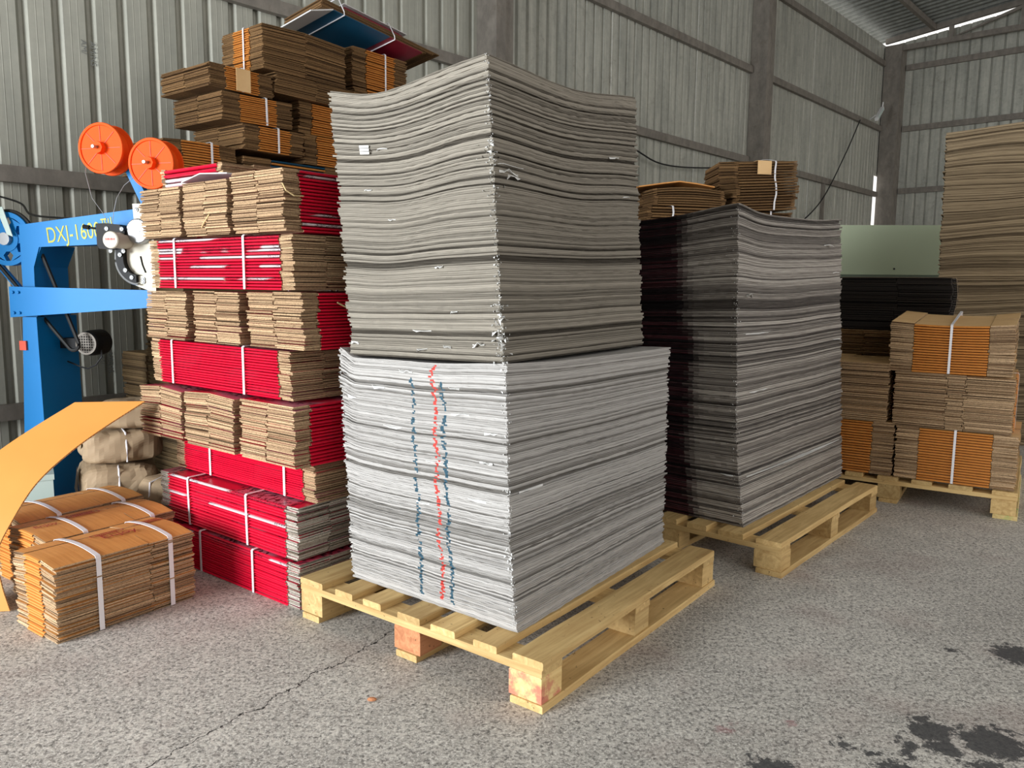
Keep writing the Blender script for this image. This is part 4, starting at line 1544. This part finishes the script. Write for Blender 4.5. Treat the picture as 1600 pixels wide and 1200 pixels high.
# stitching head
m_ = MB()
m_.prism([(0.063, 1.527), (0.16, 1.527), (0.16, 1.12), (0.035, 1.165), (0.030, 1.20), (0.010, 1.26), (0.0, 1.33), (-0.03, 1.425), (0.068, 1.43)], -0.055, -0.0405)
m_.box(0.06, 0.16, -0.040, -0.001, 1.20, 1.50)
m_.build('head_plate', MAT['plate'], sm).location = (0.026, 0, 0)
m_ = MB()
m_.box(0.078, 0.16, -0.066, -0.056, 1.163, 1.20)
m_.build('foot_bracket', MAT['plate'], sm).location = (0.030, 0, 0)
m_ = MB()
m_.lathe([(0.0, -0.090), (0.05, -0.090), (0.056, -0.086), (0.058, -0.076), (0.058, -0.056), (0.0, -0.056)], 36, 0, 'y', (0.088, 0, 1.402))
m_.lathe([(0.0, -0.094), (0.016, -0.094), (0.016, -0.09)], 18, 0, 'y', (0.086, 0, 1.400))
m_.build('crank_disc', MAT['chrome'], sm).location = (0.040, 0, 0)
m_ = MB()
m_.prism([(-0.105, 1.435), (-0.060, 1.437), (0.01, 1.43), (0.035, 1.40), (0.035, 1.34), (-0.015, 1.322), (-0.030, 1.318), (-0.095, 1.322), (-0.105, 1.34)], -0.105, -0.0555)
m_.build('feed_block', MAT['black'], sm).location = (0.042, 0, 0)
m_ = MB()
m_.lathe([(0.0, -0.175), (0.034, -0.175), (0.038, -0.171), (0.038, -0.155)], 32, 0, 'y', (-0.016, 0, 1.362))
m_.lathe([(0.036, -0.155), (0.036, -0.056)], 32, 0, 'y', (-0.016, 0, 1.362))
knob = m_.build('motor_cap', MAT['plate'], sm, smooth=False)
knob.location = (0.068, 0, -0.004)
m_ = MB()
for q in range(3):
    xx = -0.038+q*0.0155
    for (x0, x1, z0, z1) in ((0, 0.013, 0.0, 0.0018), (0, 0.013, 0.0085, 0.0103), (0, 0.002, 0, 0.0103), (0.011, 0.013, 0, 0.0103), (0.005, 0.008, 0.003, 0.007)):
        m_.box(xx+x0, xx+x1, -0.1765, -0.1751, 1.360+z0, 1.360+z1)
m_.build('red_badge', MAT['red_mark'], knob)
m_ = MB()
m_.tube([(-0.095, -0.08, 1.412), (-0.14, -0.08, 1.416), (-0.165, -0.08, 1.42)], 0.005, 8)
m_.tube([(-0.155, -0.08, 1.4185), (-0.185, -0.08, 1.423)], 0.010, 8)
m_.build('feed_spindle', MAT['black'], sm).location = (0.042, 0, 0)
m_ = MB()
arc = []
for k in range(13):
    a = PI+PI/2*k/12
    arc.append((0.075+0.095*math.cos(a), 1.275+0.105*math.sin(a)))
ins = [(0.075+0.06*math.cos(PI+PI/2*k/12), 1.275+0.07*math.sin(PI+PI/2*k/12)) for k in range(13)]
m_.prism([(-0.02, 1.33)]+arc+ins[::-1]+[(0.015, 1.33)], -0.085, -0.0555)
m_.build('curved_bracket', MAT['black'], sm).location = (0.034, 0, 0)
m_ = MB()
m_.tube([(-0.026, -0.075, 1.33)]+[(0.075+0.104*math.cos(PI+PI/2*k/12), -0.075, 1.275+0.113*math.sin(PI+PI/2*k/12)) for k in range(13)], 0.006, 8)
m_.build('bracket_rim', MAT['chrome'], sm).location = (0.036, 0, 0)
for (x, z, y) in ((-0.055, 1.412, -0.106), (-0.062, 1.368, -0.106), (-0.045, 1.313, -0.09), (0.000, 1.295, -0.09), (0.018, 1.312, -0.088),
                  (0.022, 1.225, -0.087), (0.020, 1.41, -0.106), (0.052, 1.192, -0.087), (0.085, 1.50, -0.057), (0.105, 1.185, -0.068), (0.105, 1.173, -0.068)):
    m_ = MB()
    m_.lathe([(0.0, y-0.006), (0.0035, y-0.006), (0.0035, y-0.003), (0.006, y-0.004), (0.010, y-0.003), (0.010, y)], 12, 0, 'y', (x, 0, z))
    m_.build('bolt', MAT['chrome'], sm).location = (-y*0.42, 0, 0)
m_ = MB()
m_.tube([(0.090, -0.0575, 1.29), (0.098, -0.0575, 1.25), (0.112, -0.0575, 1.215)], 0.003, 6)
m_.build('guide_slot', MAT['black'], sm).location = (0.028, 0, 0)
# reel arm
m_ = MB()
m_.prism([(0.095, 1.51), (0.145, 1.51), (0.056, 1.680), (-0.020, 1.790), (-0.060, 1.780), (0.005, 1.70)], 0.02, 0.055)
m_.prism([(0.045, 1.645), (0.060, 1.685), (0.20, 1.730), (0.21, 1.695)], 0.02, 0.055)
m_.build('reel_arm', MAT['blue'], sm)

RM = Matrix.Translation(MO) @ Matrix.Rotation(th_m, 4, 'Z')
for k, (x, z, lab, pts) in enumerate((
        (-0.044, 1.775, 'orange plastic wire reel, upper left of the two', [(-0.145, -0.02, 1.735), (-0.140, -0.05, 1.67), (-0.085, -0.09, 1.55), (-0.03, -0.09, 1.475), (-0.008, -0.09, 1.432)]),
        (0.200, 1.704, 'orange plastic wire reel, lower right of the two', [(0.100, -0.02, 1.665), (0.050, -0.05, 1.61), (0.030, -0.08, 1.55), (0.016, -0.085, 1.49), (0.010, -0.09, 1.432)]))):
    rl = thing('wire_reel', lab, 'reel', tuple(RM @ Vector((x, 0.0, z))), th_m-0.04, 'orange reels on the machine')
    m_ = MB()
    m_.lathe([(0.0, -0.062), (0.100, -0.062), (0.102, -0.068), (0.112, -0.068), (0.114, -0.064), (0.114, -0.056), (0.085, -0.054)], 56, 0, 'y')
    fr = m_.build('front_flange', MAT['orange'], rl)
    for q in range(8):
        a = 2*PI*q/8+0.02
        m2 = MB()
        d, e = Vector((math.cos(a), math.sin(a))), Vector((-math.sin(a), math.cos(a)))
        pp = [d*0.030+e*0.0012, d*0.099+e*0.0012, d*0.099-e*0.0012, d*0.030-e*0.0012]
        m2.prism([(p.x, p.y) for p in pp], -0.0645, -0.0622)
        m2.build('rib', MAT['orange_dk'], fr)
    m_ = MB()
    m_.lathe([(0.085, -0.054), (0.092, 0.006), (0.112, 0.008), (0.114, 0.014), (0.0, 0.016)], 56, 0, 'y')
    m_.build('rear_flange', MAT['orange'], rl)
    m_ = MB()
    hexp = [(0.028*math.cos(PI/4*q), 0.028*math.sin(PI/4*q)) for q in range(8)]
    m_.prism(hexp, -0.092, -0.0622)
    m_.build('hub_nut', MAT['orange'], rl)
    m_ = MB()
    m_.lathe([(0.0, -0.118), (0.007, -0.118), (0.008, -0.114), (0.008, 0.055), (0.0, 0.055)], 12, 0, 'y')
    m_.build('axle', MAT['chrome'], rl)
    inv = rl.matrix_basis.inverted() @ RM
    m_ = MB()
    ps = [inv @ Vector(p) for p in pts]
    sp_ = []
    for i in range(len(ps)-1):
        for j in range(5):
            sp_.append(ps[i].lerp(ps[i+1], j/5))
    sp_.append(ps[-1])
    m_.tube([tuple(p) for p in sp_], 0.0014, 5)
    m_.build('steel_wire', MAT['wire'], rl)

# ------------------------------------------------------------------ curved loose sheet leaning at the left
ctrl = [(-1.790, 2.700, 0.002), (-1.822, 2.712, 0.10), (-1.846, 2.738, 0.20), (-1.826, 2.80, 0.298), (-1.789, 2.90, 0.413), (-1.717, 3.00, 0.508),
        (-1.625, 3.10, 0.593), (-1.505, 3.20, 0.684)]


def catmull(P_, n_):
    P_ = [Vector(p) for p in P_]
    P_ = [P_[0]*2-P_[1]]+P_+[P_[-1]*2-P_[-2]]
    out = []
    for i in range(1, len(P_)-2):
        for j in range(n_):
            t_ = j/n_
            a, b, c_, d = P_[i-1:i+3]
            out.append(0.5*((2*b)+(c_-a)*t_+(2*a-5*b+4*c_-d)*t_*t_+(3*b-a-3*c_+d)*t_**3))
    out.append(P_[-2])
    return out


curve = catmull(ctrl, 14)
wv_ = Vector((-0.262, -0.045, 0.0))
cs = thing('cardboard_sheet', 'large tan cardboard sheet bent in an arch over the floor bundles', 'cardboard', (-1.79, 2.70, 0.0))
base_ = Vector((-1.79, 2.70, 0.0))


def sheet_normal(i):
    d = (curve[min(i+1, len(curve)-1)]-curve[max(i-1, 0)]).normalized()
    nn_ = d.cross(wv_).normalized()
    return nn_ if nn_.z >= -0.2 and nn_.dot(Vector((-0.3, -1, 0.6))) > 0 else -nn_


TH = 0.008
for nm, o0, o1 in (('outer_liner', TH-0.0012, TH), ('inner_liner', 0.0, 0.0012)):
    m_ = MB()
    NW = 6
    vs_ = []
    for off in (o0, o1):
        for i, p in enumerate(curve):
            nn_ = sheet_normal(i)
            for k in range(NW+1):
                vs_.append(tuple(p-base_+wv_*(k/NW)+nn_*off))
    nc = len(curve)*(NW+1)
    fs_ = []
    for i in range(len(curve)-1):
        for k in range(NW):
            a = i*(NW+1)+k
            fs_.append((a, a+NW+1, a+NW+2, a+1))
            fs_.append((nc+a, nc+a+1, nc+a+NW+2, nc+a+NW+1))
        a, b = i*(NW+1), (i+1)*(NW+1)
        fs_.append((a, nc+a, nc+b, b))
        fs_.append((a+NW, b+NW, nc+b+NW, nc+a+NW))
    for a in (0, (len(curve)-1)*(NW+1)):
        for k in range(NW):
            fs_.append((a+k, a+k+1, nc+a+k+1, nc+a+k))
    m_.add(vs_, fs_)
    m_.build(nm, MAT['sheet'], cs, smooth=False)
m_ = MB()
# fluting between the liners
ln = [0.0]
for i in range(1, len(curve)):
    ln.append(ln[-1]+(curve[i]-curve[i-1]).length)
NS = 720
vs_, fs_ = [], []
for q in range(NS+1):
    s_ = ln[-1]*q/NS
    i = max(k for k in range(len(ln)) if ln[k] <= s_+1e-9)
    i = min(i, len(curve)-2)
    f_ = (s_-ln[i])/max(1e-9, ln[i+1]-ln[i])
    p = curve[i].lerp(curve[i+1], f_)-base_
    nn_ = sheet_normal(i).lerp(sheet_normal(i+1), f_)
    h_ = TH/2+(TH/2-0.0014)*math.sin(s_/0.0125*2*PI)
    vs_.append(tuple(p+nn_*h_-wv_*(0.004+0.006*random.Random(q//3).random())))
    vs_.append(tuple(p+nn_*h_+wv_*0.98))
    vs_.append(tuple(p+nn_*(h_+0.0008)-wv_*(0.004+0.006*random.Random(q//3).random())))
    if q:
        a = (q-1)*3
        fs_ += [(a, a+3, a+4, a+1), (a, a+2, a+5, a+3)]
m_.add(vs_, fs_)
m_.build('fluting', MAT['flute'], cs, kind='stuff')

# ------------------------------------------------------------------ wrapped parcels and pale box in the shade


def soft_box(name, dims, seed, mat, parent, wr=0.02, p=5.0, n_=14):
    m_ = MB()
    hx, hy, hz = dims[0]/2, dims[1]/2, dims[2]/2
    faces = [((1, 0, 0), (0, 1, 0), (0, 0, 1)), ((-1, 0, 0), (0, 0, 1), (0, 1, 0)), ((0, 1, 0), (0, 0, 1), (1, 0, 0)),
             ((0, -1, 0), (1, 0, 0), (0, 0, 1)), ((0, 0, 1), (1, 0, 0), (0, 1, 0)), ((0, 0, -1), (0, 1, 0), (1, 0, 0))]
    for nrm, a, b in faces:
        nrm, a, b = Vector(nrm), Vector(a), Vector(b)
        vs_ = []
        for i in range(n_+1):
            for j in range(n_+1):
                q = nrm+a*(2*i/n_-1)+b*(2*j/n_-1)
                r_ = (abs(q.x)**p+abs(q.y)**p+abs(q.z)**p)**(1/p)
                q = q/r_
                w = Vector((q.x*hx, q.y*hy, q.z*hz))
                ns = mnoise.noise(w*9+Vector((seed, 0, 0)))*wr+mnoise.noise(w*24+Vector((0, seed, 0)))*wr*0.45
                w += Vector((q.x, q.y, q.z*0.6))*ns
                w.z = max(w.z, -hz)
                vs_.append(tuple(w+Vector((0, 0, hz))))
        fs_ = [(i*(n_+1)+j, (i+1)*(n_+1)+j, (i+1)*(n_+1)+j+1, i*(n_+1)+j+1) for i in range(n_) for j in range(n_)]
        m_.add(vs_, fs_)
    return m_.build(name, mat, parent)


def parcel(label, loc, dims, seed, rz, straps=True):
    root = thing('kraft_parcel', label, 'parcel', loc, rz, 'kraft wrapped parcels behind the floor bundles')
    soft_box('paper_wrap', dims, seed, MAT['kraft_paper'], root, 0.016)
    if straps:
        m_ = MB()
        hy, hz = dims[1]/2*1.03, dims[2]
        lp = [(0.0, -hy, 0.01), (0.0, -hy*1.04, hz*0.5), (0.0, -hy*0.92, hz*0.96), (0.0, 0.0, hz*1.04), (0.0, hy*0.92, hz*0.96), (0, hy*1.04, hz*0.5), (0, hy, 0.01)]
        m_.tube(lp, 0.004, 6)
        m_.build('twine', MAT['strap'], root)
    # folded paper end
    m_ = MB()
    hx = dims[0]/2
    m_.add([(-hx*1.0, -hy*0.6 if straps else -0.05, dims[2]*0.9), (-hx*1.0, 0.0, dims[2]*0.30), (-hx*1.0, 0.06, dims[2]*0.9), (-hx*1.09, 0.0, dims[2]*0.62)],
           [(0, 1, 3), (1, 2, 3), (2, 0, 3), (0, 2, 1)])
    m_.build('end_fold', MAT['kraft_paper'], root)
    return root


parcel('kraft paper parcel with bulging end, lower one of the left stack', (-1.90, 3.72, 0.0), (0.34, 0.40, 0.33), 3, 0.5)
parcel('kraft paper parcel with bulging end, upper one of the left stack', (-1.89, 3.74, 0.335), (0.34, 0.38, 0.15), 8, 0.6)
parcel('crumpled kraft parcel just under the overhanging cut ends', (-1.76, 3.80, 0.488), (0.46, 0.36, 0.12), 13, 0.4, False)
parcel('creased kraft parcel beside the red bundles, nearest the floor bundles', (-1.565, 3.545, 0.0), (0.24, 0.22, 0.29), 21, -0.60)
m_ = MB()
m_.box(-0.13, 0.13, -0.11, 0.11, 0.0, 0.30)
m_.box(-0.135, 0.135, -0.115, 0.115, 0.3005, 0.325)
pbx = m_.build('metal_box', MAT['pale_metal'])
tag(pbx, 'pale grey green metal box left of the kraft parcels', 'box')
pbx.location = (-2.20, 3.44, 0)
pbx.rotation_euler = (0, 0, 0.55)

# ------------------------------------------------------------------ wall fittings and small things
fl_ = thing('floodlight', 'small white floodlight fixed to the far wall rail', 'lamp', tuple(hall(16.5, 0.12, 4.42)), RU)
m_ = MB()
m_.prism([(-0.16, -0.02), (0.16, 0.24), (0.20, 0.19), (-0.12, -0.07)], -0.22, -0.16)
m_.build('lamp_body', MAT['white_print'], fl_)
m_ = MB()
m_.prism([(-0.12, 0.0), (0.14, 0.21), (0.165, 0.18), (-0.10, -0.035)], -0.226, -0.2205)
m_.build('lamp_glass', MAT['pale_metal'], fl_)
m_ = MB()
m_.tube([(-0.10, -0.06, -0.02), (-0.20, -0.19, 0.02), (-0.12, -0.19, 0.0)], 0.012, 6)
m_.tube([(0.17, -0.19, 0.22), (0.20, -0.19, 0.33)], 0.012, 6)
m_.build('bracket', MAT['white_print'], fl_)


def cable(label, pts, r_=0.006):
    m_ = MB()
    cv = catmull(pts, 8)
    b0 = cv[0]
    m_.tube([tuple(p-b0) for p in cv], r_, 6)
    o = m_.build('cable', MAT['cable'])
    o.location = tuple(b0)
    return tag(o, label, 'cable', 'cables on the walls')


cable('thin black cable hanging from the floodlight on the far wall', [tuple(hall(t, 0.10, z)) for t, z in ((16.1, 4.35), (15.4, 3.6), (14.4, 2.7), (13.2, 2.1))], 0.012)
cable('black cable sagging along the wall behind the right column bundles', [tuple(hall(t, 0.09, z)) for t, z in ((6.2, 2.75), (8.0, 2.86), (9.0, 2.72), (10.2, 2.80), (11.5, 2.98))], 0.010)
cable('lower black cable sagging on the wall above the bent board', [tuple(hall(t, 0.09, z)) for t, z in ((6.2, 2.30), (8.2, 2.28), (9.3, 2.16), (10.4, 2.35), (11.5, 2.5))], 0.008)
cable('black cable running down to the blue machine arm', [tuple(hall(1.3, 0.10, 1.72)), tuple(hall(1.55, 0.35, 1.63)), (-2.55, 4.25, 1.52), (-2.18, 3.96, 1.478)], 0.006)

m_ = MB()
prof = [(0.0, 0.0), (0.012, 0.0005), (0.014, 0.004), (0.008, 0.008), (0.0, 0.009)]
m_.lathe(prof, 9, 0, 'z')
chip = m_.build('wood_chip', MAT['pine_pink'])
tag(chip, 'tiny reddish brown chip lying on the concrete before the pallet', 'debris')
chip.location = (-0.391, 2.113, 0.0)
chip.scale = (1.0, 0.6, 1.0)
